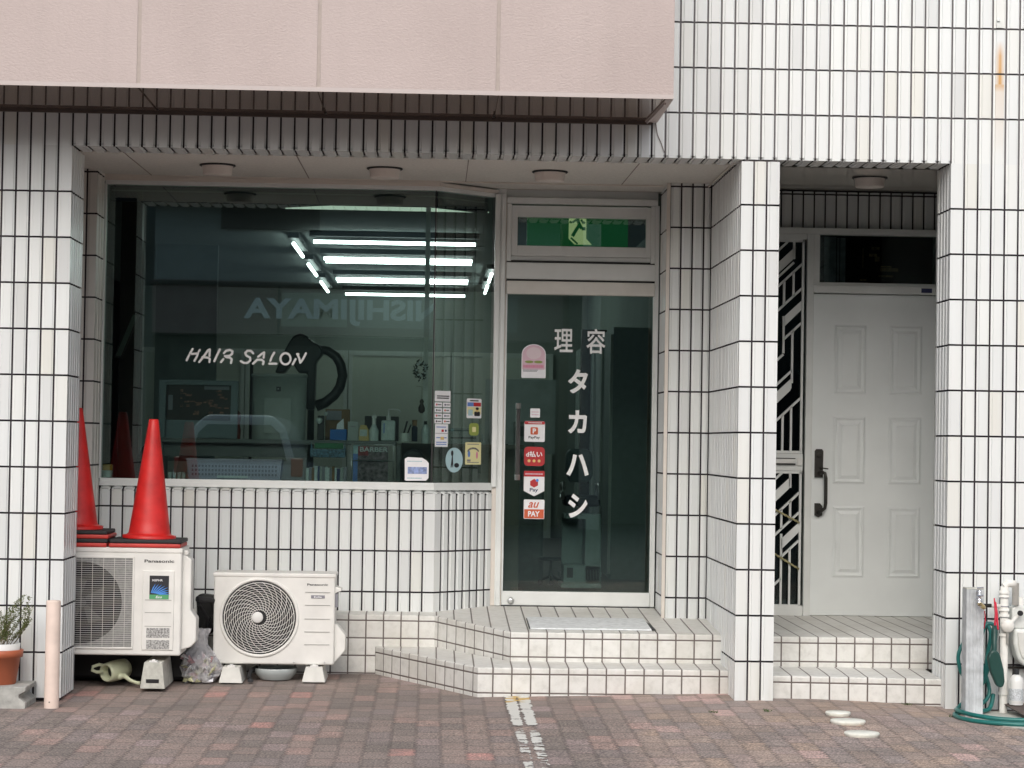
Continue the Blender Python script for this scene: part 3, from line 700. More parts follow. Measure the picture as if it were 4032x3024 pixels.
h.lathe((4.226,1.985,1.31),[(.016,0),(.016,-.006),(.010,-.008)],16,axis=(0,1,0)); h.tube([(4.228,1.98,1.235),(4.240,1.95,1.232),(4.276,1.945,1.228)],.0045,6)
h.build('door_handle',M['handle'],door,bevel=0)
# grille
gr=MB(); W_=.0065
def bar(a,b,r=W_,y=1.978): gr.prism([],0,0) if False else gr.mesh(*_bar(a,b,r,y))
def _bar(a,b,r,y):
    a=V(a[0],0,a[1]); b=V(b[0],0,b[1]); t=(b-a).normalized(); n=V(-t.z,0,t.x)*r
    v=[a+n,b+n,b-n,a-n]; vs=[V(p.x,y-.006,p.z) for p in v]+[V(p.x,y+.014,p.z) for p in v]
    return vs,[(0,1,2,3),(4,7,6,5),(0,4,5,1),(1,5,6,2),(2,6,7,3),(3,7,4,0)]
s=.95
def diag(x,z,x1=4.106,xa=3.69): bar((xa,z-(x-xa)*s),(x1,z+(x1-x)*s))
def plate(x0,x1,zt,w):
    # slanted perforated plate, top edge passes (x1,zt)
    pts=[(x0,zt-(x1-x0)*s),(x1,zt),(x1,zt-w+.016),(x1-.008,zt-w-.002),(x0,zt-w-(x1-x0)*s)]
    gr.prism(pts,1.972,1.978,axis='y')
for X in (4.113,): gr.box(X-.008,X+.006,1.968,1.992,1.33,2.618); gr.box(X-.008,X+.006,1.968,1.992,.398,1.205)
gr.box(3.67,4.12,1.968,1.992,2.603,2.619); gr.box(3.67,4.12,1.968,1.992,1.318,1.334); gr.box(3.67,4.12,1.968,1.992,1.196,1.212); gr.box(3.67,4.12,1.968,1.992,.390,.404)
diag(4.016,2.603,4.016); bar((4.056,2.603),(4.056,2.50)); plate(3.69,4.056,2.568,.072); diag(4.056,2.478,4.056)
diag(4.106,2.469); diag(4.107,2.322); bar((3.998,2.365),(3.998,2.218)); bar((4.055,2.42),(4.055,2.272)); bar((3.94,2.31),(3.94,2.165)); bar((3.88,2.26),(3.88,2.11))
plate(4.0,4.110,2.252,.062); bar((3.998,2.15),(3.998,1.925)); diag(4.10,2.105,4.106,3.998); bar((4.052,2.062),(4.052,1.745)); diag(3.998,1.918,3.998)
diag(4.05,1.819,4.052); plate(3.69,4.050,1.775,.075); diag(4.103,1.651); 
for x,z in ((3.999,1.55),(4.050,1.60),(3.945,1.50),(3.89,1.45)): bar((x,z),(x,1.33))
bar((4.0,1.2),(3.90,1.105)); bar((4.05,1.2),(4.05,1.11)); plate(3.69,4.05,1.175,.07); diag(4.10,1.075); diag(4.10,.955)
for x,z in ((3.999,.98),(4.052,1.03),(3.945,.93)): bar((x,z),(x,z-.12))
plate(4.0,4.110,.905,.065); bar((4.0,.83),(4.0,.40)); diag(4.10,.785,4.106,4.0); bar((4.052,.735),(4.052,.40)); diag(4.0,.56,4.0); bar((3.95,.51),(3.95,.40)); bar((3.9,.46),(3.9,.40))
gr.build('grille',M['alu'],ent)
g=MB(); g.box(3.67,4.125,1.972,1.995,1.213,1.317); g.build('mail_rail',M['alu'],ent,bevel=.003)
g=MB(); g.box(3.70,4.075,1.955,1.972,1.258,1.284); g.box(4.088,4.122,1.958,1.972,1.245,1.290); g.build('mail_flap',M['white'],ent,bevel=.003)
g=MB(); g.box(3.70,4.078,1.960,1.9715,1.248,1.257); g.box(3.70,4.078,1.960,1.9715,1.285,1.290); g.build('mail_slot',M['seal'],ent)
for a,b in (((3.94,.985),(4.106,.90)),((3.94,.72),(4.106,.62))):
    g=MB(); pts=[(a[0]+(b[0]-a[0])*i/16,1.962-.004*(i%2),a[1]+(b[1]-a[1])*i/16) for i in range(17)]
    g.tube(pts,[.0045 if i%2 else .008 for i in range(17)],6); g.build('ornament_chain',mat('dull_gold',(.42,.38,.20),.45,.3,.2,80),ent)

# ================================================================== ceiling lights
def ceil_light(x,y,z,label):
    t=thing('ceiling_light',label,'ceiling light',(x,y,z),'round lights under the soffit')
    m=MB(); m.lathe((x,y,z),[(.098,-.001),(.100,-.006),(.094,-.010),(.086,-.010)],40); m.build('base_plate',M['rubber'],t)
    m=MB(); m.lathe((x,y,z),[(.087,-.010),(.084,-.014),(.080,-.052),(.076,-.057),(0.001,-.057)],40,cap=False); m.build('diffuser',mat('cream_diffuser',(.70,.64,.59),.5,0,.03) if 'cream_diffuser' not in bpy.data.materials else bpy.data.materials['cream_diffuser'],t)
for x,l in ((.671,'leftmost round cream light on the soffit above the HAIR SALON lettering'),(1.591,'middle round cream light on the soffit above the right half of the window'),(2.505,'round cream light on the soffit above the glass door')):
    ceil_light(x,.79,2.861,l)
ceil_light(4.300,.86,2.873,'round cream light under the ceiling of the white panelled door recess')

# ================================================================== interior
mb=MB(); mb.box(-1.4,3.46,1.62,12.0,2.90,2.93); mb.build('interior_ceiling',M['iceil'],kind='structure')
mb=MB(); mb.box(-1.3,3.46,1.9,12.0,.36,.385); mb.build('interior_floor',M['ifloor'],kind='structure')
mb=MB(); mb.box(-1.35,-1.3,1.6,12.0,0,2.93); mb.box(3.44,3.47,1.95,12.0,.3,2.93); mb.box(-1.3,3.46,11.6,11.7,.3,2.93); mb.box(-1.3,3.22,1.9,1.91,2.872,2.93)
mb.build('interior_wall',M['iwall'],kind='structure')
def stru(name,mb,m,lab,cat,bev=0,group=None): return mb.build(name,m,None,bev,lab,cat,group)
# frosted sliding doors at the back
for i,x in enumerate((-1.1,-.05,1.0,2.05)):
    lab=('frosted sliding door at the far left of the back wall','frosted sliding door behind the black steamer','frosted sliding door behind the pump bottle','frosted sliding door behind the payment stickers')[i]
    m=MB(); m.box(x,x+.04,11.52,11.56,.385,2.27); m.box(x+1.0,x+1.04,11.52,11.56,.385,2.27); m.box(x+.04,x+1.0,11.52,11.56,2.22,2.27); m.box(x+.04,x+1.0,11.52,11.56,.385,.46)
    f=m.build('sliding_door',M['ifr'],None,0,lab,'sliding door','frosted sliding doors on the back wall')
    m=MB(); m.box(x+.04,x+1.0,11.535,11.545,.46,2.22); m.build('frosted_pane',M['frost'],f)
# tubes
LAB=['front pair of fluorescent tubes on the salon ceiling','second pair of fluorescent tubes from the front on the salon ceiling','third pair of fluorescent tubes from the front on the salon ceiling','rearmost pair of fluorescent tubes on the salon ceiling']
def tubes(name,label,p0,p1,two):
    t=thing('fluorescent_light',label,'ceiling light',((p0[0]+p1[0])/2,(p0[1]+p1[1])/2,2.90),'fluorescent tube lights inside the salon')
    a=V(*p0,2.82); b=V(*p1,2.82); dd=(b-a).normalized(); q=V(-dd.y,dd.x,0)
    m=MB(); hw_=.18 if two else .04; c=[a+q*hw_-dd*.03,b+q*hw_+dd*.03,b-q*hw_+dd*.03,a-q*hw_-dd*.03]; m.prism([(p.x,p.y) for p in c],2.86,2.90); m.build('housing',M['dark'],t)
    for k in ((-.15,.15) if two else (0,)):
        m=MB(); m.tube([a+q*k,b+q*k],.0135,10); m.build('tube',M['lamp'],t)
for y,l,tw in ((5.1,LAB[0],False),(6.8,LAB[1],True),(9.1,LAB[2],True),(11.1,LAB[3],False)): tubes('t',l,(.97,y),(2.17,y),tw)
for (a,b),l in zip(((5.3,6.5),(7.3,8.6),(9.4,10.8)),('front fluorescent tube of the left row, pointing into the room','middle fluorescent tube of the left row, pointing into the room','rear fluorescent tube of the left row, pointing into the room')): tubes('t',l,(.81,a),(.81,b),False)
for (a,b),l in zip(((8.0,9.0),(9.5,10.6)),('front fluorescent tube of the right row by the window edge','rear fluorescent tube of the right row by the window edge')): tubes('t',l,(2.36,a),(2.36,b),False)
m=MB(); n=32  # added glowing panel imitating a lens shaped band of light at the ceiling
pts=[(.93+1.28*i/n, 2.803+.030*math.sin(math.pi*i/n)) for i in range(n+1)]
m.prism(pts,2.5,2.56,axis='y'); t=m.build('light_band_panel',M['light_band'],None,0,'long shallow oval glow panel imitating a pale band of light below the navy blind','ceiling light')
# blind
m=MB(); bandp([(-.03,1.60),(1.86,1.60),(2.19,1.90)],.05,2.735,2.845,m)
bl=m.build('roller_blind',M['navy'],None,.004,'navy blue blind cassette along the top of the shop window','blind')
m=MB()
for x in (.13,.63,1.14,1.58): MB().box(x,x+.03,1.588,1.6,2.745,2.79).build('bracket',M['dark'],bl)
m=MB(); bandp([(-.02,1.59),(1.86,1.59),(2.19,1.89)],.006,2.792,2.799,m); m.build('rail',M['counter'],bl)
# exit sign seen through the transom
ex=thing('exit_sign','green running man exit sign behind the transom glass','exit sign',(2.8,3.0,2.64))
m=MB(); m.box(2.470,3.128,3.005,3.06,2.640,2.86); m.build('green_panel',M['egreen'],ex,bevel=.004)
m=MB(); m.prism([(2.741,2.858),(2.741,2.690),(2.779,2.652),(2.892,2.652),(2.855,2.690),(2.855,2.858)],3.000,3.004,axis='y'); m.build('pictogram_panel',M['eyel'],ex)
m=MB()
def strip(p,r): 
    for a,b in zip(p,p[1:]):
        a_=V(a[0],0,a[1]); b_=V(b[0],0,b[1]); t=(b_-a_).normalized(); q=V(-t.z,0,t.x)*r
        m.poly([V(v.x,2.998,v.z) for v in (a_+q,b_+q,b_-q,a_-q)])
strip([(2.795,2.83),(2.805,2.79),(2.825,2.755),(2.850,2.755)],.011); strip([(2.81,2.78),(2.785,2.74),(2.765,2.705)],.011); strip([(2.800,2.82),(2.765,2.795),(2.745,2.797)],.007); strip([(2.82,2.815),(2.835,2.79),(2.845,2.80)],.007); strip([(2.755,2.695),(2.80,2.655)],.006)
m.build('running_figure',M['egreen'],ex)
m=MB(); m.box(2.865,2.873,2.996,2.999,2.74,2.742); 
# counter, shelf
ct=thing('display_shelf','grey two tier shelf standing behind the shop window','shelf',(.9,1.95,.385))
m=MB(); m.box(.25,1.66,1.85,2.15,1.325,1.352); m.build('top_board',M['counter'],ct,bevel=.003)
m=MB(); m.box(.25,1.66,1.63,2.15,1.088,1.108); m.build('lower_board',M['dark'],ct,bevel=.003)
m=MB(); m.box(.25,1.13,1.90,1.92,1.245,1.325); m.build('apron',M['counter'],ct)
for x in (.25,1.665):
    m=MB(); m.box(x,x+.025,1.87,2.12,.385,1.325); m.build('upright',M['counter'],ct)
m=MB(); m.box(1.66,1.69,1.95,2.25,1.10,1.34); m.box(1.6905,2.44,2.15,2.45,1.318,1.342); m.box(1.69,2.42,2.30,2.33,.385,1.318); m.build('counter',mat('olive_counter',(.16,.15,.12),.6,0,.05),None,0,'long low olive counter running right behind the payment stickers','counter')
# framed screen
tv=thing('framed_screen','grey framed picture screen showing dark red print behind the left of the window','screen',(.47,2.0,1.352))
m=MB(); m.box(.231,.275,1.97,2.05,1.352,1.70); m.box(.664,.703,1.97,2.05,1.352,1.70); m.box(.275,.664,1.97,2.05,1.672,1.70); m.box(.275,.664,1.97,2.05,1.352,1.46); m.build('frame',mat('blue_grey_frame',(.20,.25,.27),.45,0,.04),tv,bevel=.003)
m=MB(); m.box(.275,.664,2.0,2.04,1.46,1.672); m.build('picture',M['screen'],tv)
m=MB()
for i in range(26):
    x=.34+random.random()*.29; z=1.49+random.random()*.15; m.box(x,x+.012+.03*random.random(),1.997,1.999,z,z+.006+.01*random.random())
m.build('print_detail',mat('warm_print',(.30,.13,.09),.6,0,.8,70),tv)
m=MB(); m.box(.50,.65,1.995,1.9965,1.645,1.668); m.box(.285,.312,1.995,1.9965,1.52,1.61); m.build('caption_strip',M['s_grey'],tv)
# purifier
pf=thing('air_purifier','pale grey oval drum air purifier on the shelf behind the SALON lettering','air purifier',(.95,2.0,1.352))
def oval(cx,cy,rx,ry,n=36): return [(cx+rx*math.cos(2*math.pi*i/n),cy+ry*math.sin(2*math.pi*i/n)) for i in range(n)]
m=MB(); vs=[]; n=36
for z,k in ((1.352,.97),(1.36,.985),(1.73,1.0)): vs+=[(x,y,z) for x,y in oval(.951,2.0,.163*k,.10*k)]
m.mesh(vs,[(k*n+i,k*n+(i+1)%n,(k+1)*n+(i+1)%n,(k+1)*n+i) for k in range(2) for i in range(n)]+[tuple(range(2*n,3*n))],0,True); m.build('body',M['purif'],pf)
m=MB(); m.prism(oval(.951,2.0,.169,.106),1.728,1.746); m.build('lid',M['purif'],pf,bevel=.004)
m=MB(); m.box(.939,.967,1.893,1.901,1.640,1.668); m.build('badge',M['s_black'],pf)
m=text_mb('P',.949,1.648,1.892,.011); m.build('badge_letter',M['letter'],pf)
m=MB(); m.box(.87,1.03,1.8935,1.9,1.39,1.60); m.build('grille_panel',mat('pale_panel',(.37,.41,.39),.5),pf)
# hair steamer
hsx=thing('hair_steamer','black hooded hair steamer with a large ring arm behind the window','hair steamer',(1.1,2.6,.385))
m=MB(); m.prism([(.883,1.768),(.938,1.902),(.971,1.966),(1.00,2.005),(1.04,2.020),(1.08,2.005),(1.12,1.965),(1.162,1.946),(1.185,1.90),(1.141,1.84),(1.135,1.54),(1.083,1.54),(1.085,1.77),(1.033,1.77),(.991,1.835),(.941,1.769)],2.52,2.68,axis='y'); m.build('hood',M['silver'],hsx,bevel=.012)
m=MB(); m.tube([(1.155,2.6,1.925),(1.21,2.6,1.915),(1.262,2.6,1.88),(1.292,2.6,1.83),(1.305,2.6,1.76),(1.29,2.6,1.69),(1.255,2.6,1.635),(1.20,2.6,1.59),(1.14,2.6,1.565)],[.026,.028,.030,.031,.031,.031,.031,.033,.035],14); m.build('ring_arm',M['silver'],hsx)
m=MB(); m.tube([(1.11,2.6,1.56),(1.11,2.6,.43)],.022,10); m.build('stand',M['silver'],hsx)
m=MB(); m.tube([(1.11,2.3,.41),(1.11,2.9,.41)],.02,8); m.tube([(.85,2.6,.41),(1.37,2.6,.41)],.02,8); m.build('foot',M['silver'],hsx)
m=MB(); m.lathe((1.30,2.57,1.665),[(.012,0),(.012,-.03),(.005,-.035)],10,axis=(0,1,0)); m.build('knob',M['silver'],hsx)
# basket
m=MB(); a=(.452,.985,1.66,1.84,1.110); b=(.440,.995,1.65,1.85,1.232)
vs=[(a[0],a[2],a[4]),(a[1],a[2],a[4]),(a[1],a[3],a[4]),(a[0],a[3],a[4]),(b[0],b[2],b[4]),(b[1],b[2],b[4]),(b[1],b[3],b[4]),(b[0],b[3],b[4])]
m.mesh(vs,[(0,1,2,3),(0,4,5,1),(1,5,6,2),(2,6,7,3),(3,7,4,0)]); m.box(.436,.999,1.645,1.651,1.222,1.234)
bk=m.build('plastic_basket',M['basket'],None,0,'long lilac plastic basket on the lower shelf behind the window','basket')
m=MB()
for r in range(3):
    for i in range(26): m.box(.47+i*.0195,.481+i*.0195,1.652,1.655,1.135+r*.024,1.149+r*.024)
m.build('perforation',mat('basket_holes',(.16,.15,.20),.6,0,0),bk)
m=MB(); m.box(.62,.80,1.643,1.649,1.122,1.136); m.build('label_strip',M['clear'],bk)
# small goods on the shelf
def goods(name,lab,cat,parts,group=None):
    t=None
    for pn,mb_,mt,bv in parts:
        if t is None:
            xs=[v.x for v in mb_.v]; ys=[v.y for v in mb_.v]; zs=[v.z for v in mb_.v]
            t=thing(name,lab,cat,((min(xs)+max(xs))/2,(min(ys)+max(ys))/2,min(zs)),group)
        mb_.build(pn,mt,t,bevel=bv)
    return t
def bx(*a): return MB().box(*a)
goods('tissue_box','blue tissue box with a white tissue sticking out','tissue box',[('box',bx(1.263,1.361,1.94,2.05,1.353,1.419),M['bluebox'],.003),('tissue',MB().prism([(1.298,1.419),(1.303,1.45),(1.34,1.485),(1.344,1.42)],1.985,2.0,axis='y'),M['paper'],0)])
goods('cardboard_box','brown cardboard box with a white label behind the tissue box','box',[('carton',bx(1.227,1.374,2.07,2.14,1.353,1.541),M['card'],.002),('label_sheet',bx(1.233,1.325,2.066,2.069,1.475,1.532),M['s_grey'],0)])
goods('display_card','pale upright card with black print beside the tissue box','card',[('card',bx(1.368,1.431,1.96,1.98,1.353,1.467),mat('dim_card',(.42,.46,.44),.6),.001),('print',bx(1.385,1.415,1.958,1.9595,1.435,1.44),M['s_grey'],0)])
goods('cleaner_bottle','small yellow bottle with a white label on the shelf','bottle',[('bottle',MB().prism([(1.435,1.353),(1.497,1.353),(1.492,1.42),(1.478,1.447),(1.445,1.447),(1.436,1.42)],1.95,2.0,axis='y'),M['s_gold'],.003),('label_sheet',bx(1.440,1.485,1.947,1.9495,1.38,1.42),M['clear'],0)])
goods('spray_bottle','pale slim spray bottle between the yellow bottle and the pump bottle','bottle',[('bottle',MB().lathe((1.525,1.97,1.353),[(.028,0),(.029,.06),(.018,.085),(.012,.10)],18),M['clear'],0),('spray_head',MB().lathe((1.525,1.97,1.45),[(.012,0),(.013,.03),(.008,.062)],12).box(1.512,1.54,1.955,1.975,1.49,1.505),M['white'],0)])
goods('pump_bottle','large pale blue pump bottle with a long white nozzle','bottle',[('bottle',bx(1.569,1.654,1.95,2.0,1.353,1.478),M['clear'],.010),('pump',MB().tube([(1.612,1.975,1.478),(1.612,1.975,1.505)],.014,10).tube([(1.612,1.975,1.50),(1.612,1.975,1.543),(1.65,1.97,1.545),(1.675,1.965,1.540),(1.684,1.963,1.525)],.005,8),M['white'],0),('print',bx(1.583,1.590,1.948,1.9495,1.40,1.46),M['s_mblue'],0)])
goods('black_caddy','black open box standing behind the pump bottle','box',[('caddy',bx(1.465,1.672,2.06,2.14,1.353,1.503),M['black'],.003)])
goods('tool_cup','cream cup holding dark scissors and combs','cup',[('cup',MB().lathe((1.712,1.99,1.353),[(.028,0),(.031,.05)],16),M['ifr'],0),('scissors',MB().tube([(1.70,1.99,1.38),(1.725,1.98,1.475)],.006,6).tube([(1.72,1.99,1.38),(1.748,1.98,1.455)],.005,6),M['black'],0)])
goods('lotion_bottle','small dark blue capped bottle beside the tool cup','bottle',[('bottle',MB().lathe((1.770,2.0,1.353),[(.018,0),(.018,.085),(.010,.095)],14),M['navy'],0),('cap',MB().lathe((1.770,2.0,1.448),[(.015,0),(.016,.035)],14),M['card'],0)])
goods('tonic_bottle','grey white bottle with a black cap right of the dark blue bottle','bottle',[('bottle',MB().lathe((1.835,2.05,1.342),[(.024,0),(.025,.085),(.012,.115)],14),M['clear'],0),('cap',MB().lathe((1.835,2.05,1.457),[(.010,0),(.010,.02)],12),M['black'],0)])
goods('gel_bag','clear bag of blue and white beads with a green top hanging at the shelf','bag',[('bag',MB().prism([(1.158,1.25),(1.36,1.25),(1.366,1.27),(1.360,1.348),(1.352,1.30),(1.17,1.30),(1.16,1.345),(1.153,1.27)],1.78,1.83,axis='y'),mat('blue_bead_mix',(.07,.14,.20),.4,0,1.2,90),.006),('green_top',bx(1.180,1.350,1.775,1.80,1.303,1.335),mat('green_bag_top',(.02,.16,.06),.5),.004)])
goods('dried_flower','small dried flower arrangement in a black pot next to the purifier','flower',[('pot',bx(1.185,1.225,1.97,2.02,1.353,1.50),M['black'],.004),('bloom',MB().lathe((1.195,1.96,1.45),[(.004,0),(.018,.012),(.022,.028),(.010,.036)],10),M['clear'],0),('bloom',MB().lathe((1.235,1.97,1.50),[(.004,0),(.010,.01),(.012,.018),(.004,.022)],8),M['clear'],0)])
goods('magazine','barber magazine with a red and grey cover facing the window','magazine',[('cover',bx(1.438,1.618,1.775,1.785,1.110,1.322),mat('grey_magazine_cover',(.14,.11,.12),.35,0,.9,45),0),('red_band',bx(1.440,1.50,1.772,1.7745,1.265,1.32),mat('dim_red_cover',(.25,.03,.04),.4,0,.4,40),0),('title',text_mb('BARBER',1.450,1.288,1.770,.028,bold=.02,w=.166),M['clear'],0)])
goods('magazine','blue and white magazine half hidden behind the barber magazine','magazine',[('cover',bx(1.409,1.452,1.79,1.80,1.110,1.326),M['s_blue'],0),('blue_band',bx(1.409,1.437,1.7875,1.7895,1.110,1.275),M['s_mblue'],0)])
rk=goods('magazine_rack','dark wire magazine rack on the lower shelf','rack',[('rack',MB().tube([(1.40,1.765,1.12),(1.40,1.765,1.33),(1.65,1.765,1.33),(1.65,1.765,1.12)],.003,6).tube([(1.40,1.765,1.235),(1.65,1.765,1.235)],.003,6),M['steel'],0),])
x=1.138; i=0
cols=['clear','s_grey','card','clear','s_navy','purif','s_grey','clear']
tones=('pale','grey','brown','pale','navy','light grey','grey','pale')
while x<1.36:
    wv=random.choice((.012,.016,.020)); h=random.uniform(.075,.09); cc=i%8
    MB().box(x,x+wv-.002,1.70,1.80,1.109,1.109+h).build('comic_book',M[cols[cc]],None,0,'%s comic book, number %s from the left in the row on the lower shelf'%(tones[cc],('one','two','three','four','five','six','seven','eight','nine','ten','eleven','twelve','thirteen','fourteen','fifteen','sixteen','seventeen','eighteen')[i]),'book','comic books in a row on the lower shelf')
    x+=wv; i+=1
goods('glass_jar','small jar with an amber yellow lid in the left corner of the window','jar',[('jar',MB().lathe((-.012,1.585,1.115),[(.028,0),(.030,.01),(.030,.035),(.027,.042)],20),M['clear'],0),('lid',MB().lathe((-.012,1.585,1.157),[(.032,0),(.032,.03),(.029,.034)],20),M['ycap'],0)])
wr=thing('hanging_wreath','dark leafy wreath hanging on the post behind the window','wreath',(1.80,2.0,1.70))
m=MB()
for k in range(70):
    a=random.uniform(0,2*math.pi); r=random.uniform(.018,.05); p=V(1.802+r*math.cos(a)*.9,2.0+random.uniform(-.02,.02),1.785+r*math.sin(a)*1.35)
    q=V(random.uniform(-1,1),random.uniform(-.5,.5),random.uniform(-1,1)).normalized()*.012; u_=q.orthogonal().normalized()*.006
    m.poly([p-q,p+u_,p+q,p-u_])
m.build('leaves',mat('dark_wreath_leaf',(.03,.035,.03),.6),wr)
m=MB()
for k in range(9):
    a=2.4*k; m.lathe((1.802+.028*math.cos(a),1.985,1.785+.04*math.sin(a)),[(.002,0),(.009,.007),(.002,.014)],8)
m.build('berries',M['clear'],wr)
m=MB(); m.tube([(1.802,2.0,1.84),(1.802,2.0,1.90)],.001,4); m.build('string',M['black'],wr)
pc=thing('hanging_pouch','dark gourd shaped ornament hanging under the wreath','ornament',(1.81,2.0,1.524))
m=MB(); m.lathe((1.81,2.0,1.524),[(.006,0),(.020,.012),(.020,.035),(.009,.058),(.014,.072),(.006,.086)],14); m.build('gourd',M['idark'],pc)
m=MB(); m.tube([(1.81,2.0,1.61),(1.81,2.0,1.685),(1.775,2.0,1.688)],.0015,4); m.build('cord',M['black'],pc)
MB().box(1.815,1.845,2.2,2.24,1.342,2.90).build('interior_post',M['ifr'],None,0,'slim pale post rising from the counter behind the window','post')
for i,x in enumerate((.335,.362,.389,.416)):
    goods('rinse_cup',('first','second','third','last')[i]+' small pale cup from the left beside the lilac basket','cup',[('cup',MB().lathe((x,1.72,1.109),[(.009,0),(.011,.04)],12),M['clear'],0)],'small cups on the lower shelf')
goods('round_chair','dark round backed waiting chair in the lower left of the window','chair',[('backrest',MB().prism([(.06,1.02),(.06,1.22),(.09,1.30),(.15,1.335),(.21,1.31),(.24,1.22),(.24,1.02)],2.35,2.41,axis='y'),M['black'],.015),('seat',bx(.05,.25,2.05,2.36,.82,.88),M['black'],.02),('frame',MB().tube([(.07,2.1,.39),(.07,2.1,.85)],.01,6).tube([(.23,2.1,.39),(.23,2.1,.85)],.01,6).tube([(.07,2.38,.39),(.07,2.38,1.0)],.01,6).tube([(.23,2.38,.39),(.23,2.38,1.0)],.01,6),M['steel'],0)])
goods('sterilizer','pale low cabinet appliance on the counter between the card list and the green badge','appliance',[('case',bx(1.985,2.15,2.25,2.40,1.343,1.44),M['purif'],.004),('tray_slot',bx(1.99,2.145,2.246,2.2495,1.375,1.385),M['dark'],0),('blue_light',bx(1.99,2.01,2.246,2.2495,1.42,1.437),M['s_blue'],0)])
goods('helmet_bag','black rounded bag behind the faded sheet in the window','bag',[('bag_body',MB().prism([(1.70,1.11),(1.69,1.22),(1.72,1.29),(1.77,1.315),(1.82,1.29),(1.85,1.22),(1.845,1.11)],1.75,1.88,axis='y'),M['black'],.02)])
# slanted shade on the left
m=MB(); m.prism([(.035,2.115),(.075,2.10),(-.03,1.83),(-.075,1.84)],2.2,2.23,axis='y')
fr=m.build('mirror_panel',M['idark'],None,0,'slanted olive framed mirror near the left edge of the window','mirror')
m=MB(); m.prism([(.037,2.102),(.064,2.092),(-.033,1.842),(-.063,1.848)],2.195,2.199,axis='y'); m.build('mirror_glass',mat('dim_mirror',(.12,.14,.12),.3),fr)
MB().box(-.10,.03,2.6,2.7,.385,2.9).build('wardrobe',M['idark'],None,0,'dark brown wooden cabinet along the left inside wall','cabinet')
MB().box(.05,.45,3.2,3.26,1.2,2.62).build('curtain_panel',mat('teal_grey_curtain',(.22,.27,.26),.8,0,.1,6),None,0,'pale teal curtain hanging behind the framed screen','curtain')
MB().tube([(.62,4,.4),(.62,4,1.9)],.012,6).build('coat_stand',M['black'],None,0,'thin black pole standing behind the framed screen','pole')
m=MB(); m.lathe((.70,2.02,1.352),[(.020,0),(.022,.05),(.016,.09),(.023,.12),(.020,.155),(.006,.17)],14); m.build('fire_extinguisher',mat('dim_red_bottle',(.16,.03,.02),.4),None,0,'slim dark red bottle between screen and air purifier','bottle')
# back mirrors / cabinets for depth, heater tower, chair, stool seen through the door
ht=thing('heater_tower','pale teal grey cabinet trolley behind the glass door','trolley',(2.87,3.2,.385))
m=MB(); m.box(2.752,2.994,3.2,3.5,.862,.892); m.box(2.892,2.994,3.2,3.5,.44,.862); m.box(2.752,2.994,3.2,3.5,.44,.556); m.box(2.752,2.892,3.45,3.5,.556,.862); m.build('cabinet',mat('teal_cabinet',(.36,.44,.42),.5),ht,bevel=.004)
m=MB(); m.box(2.735,3.0,3.15,3.52,.410,.440); m.build('base',mat('teal_base',(.38,.46,.44),.5),ht,bevel=.006)
m=MB()
for k in range(9): m.box(2.903+k*.010,2.908+k*.010,3.197,3.199,.462,.530)
m.box(2.775,2.815,3.197,3.199,.475,.54); m.build('vent',M['dark'],ht)
bc=thing('barber_chair','dark barber chair with a rounded back deep behind the glass door','barber chair',(2.96,5.0,.385))
m=MB(); m.prism([(2.855,1.16),(2.86,1.28),(2.885,1.315),(3.02,1.318),(3.055,1.29),(3.065,1.12),(3.03,1.07),(2.89,1.07)],5.0,5.08,axis='y'); m.build('backrest',mat('teal_vinyl',(.16,.21,.20),.4),bc,bevel=.02)
m=MB(); m.box(2.84,3.10,4.75,5.05,.90,.98); m.build('seat',M['black'],bc,bevel=.02)
m=MB(); m.lathe((2.97,4.9,.385),[(.16,0),(.16,.03),(.04,.05),(.035,.50)],20); m.build('pedestal',M['steel'],bc)
for sx in (2.83,3.09):
    m=MB(); m.tube([(sx,5.0,.96),(sx,5.0,1.06),(sx,4.78,1.07),(sx,4.76,.95)],.012,8); m.build('armrest',M['steel'],bc)
so_=thing('stool','low round black stool on castors behind the glass door','stool',(2.70,3.8,.385))
m=MB(); m.lathe((2.70,3.8,.555),[(.001,0),(.085,0),(.09,.01),(.085,.022),(.001,.024)],20,cap=False); m.build('seat',mat('dim_seat',(.09,.11,.11),.4),so_)
m=MB(); m.lathe((2.70,3.8,.44),[(.012,0),(.012,.115)],10); m.build('stem',M['steel'],so_)
for k in range(3):
    a=2.1*k+.5; m=MB(); m.tube([(2.70,3.8,.45),(2.70+.08*math.cos(a),3.8+.08*math.sin(a),.415)],.008,6); m.lathe((2.70+.08*math.cos(a),3.8+.08*math.sin(a)-.01,.405),[(.018,0),(.018,.02)],12,axis=(0,1,0)); m.build('castor_leg',M['black'],so_)
wcb=MB().box(3.17,3.42,4.6,9.0,.385,2.2).build('wall_cabinet',mat('teal_grey_panel',(.34,.39,.36),.6,0,.06),None,0,'tall pale cabinet along the right inside wall','cabinet')
MB().box(3.09,3.30,7.0,7.1,.385,2.3).build('dark_doorway',mat('dark_wood_door',(.03,.018,.01),.5,0,.2),None,0,'dark brown wooden door deep behind the glass door','door')
for y in (4.62,5.5,6.4,7.3,8.2): MB().box(3.150,3.1695,y,y+.05,.42,2.15).build('panel_frame',M['ifr'],wcb)
bt_=thing('tonic_tray','tray crowded with small bottles and tubs on the grey wash cabinet','tray',(2.2,4.0,1.25))
MB().box(1.95,2.42,3.92,4.12,1.25,1.262).build('tray_board',M['counter'],bt_)
for i in range(11):
    x=1.97+.042*i; h=random.uniform(.07,.19); r_=random.uniform(.013,.019)
    MB().lathe((x,3.95+.05*(i%2),1.262),[(r_,0),(r_,h*.7),(r_*.5,h*.8),(r_*.5,h)],12).build('bottle',M[('clear','purif','card','white','navy','s_grey')[i%6]],bt_)
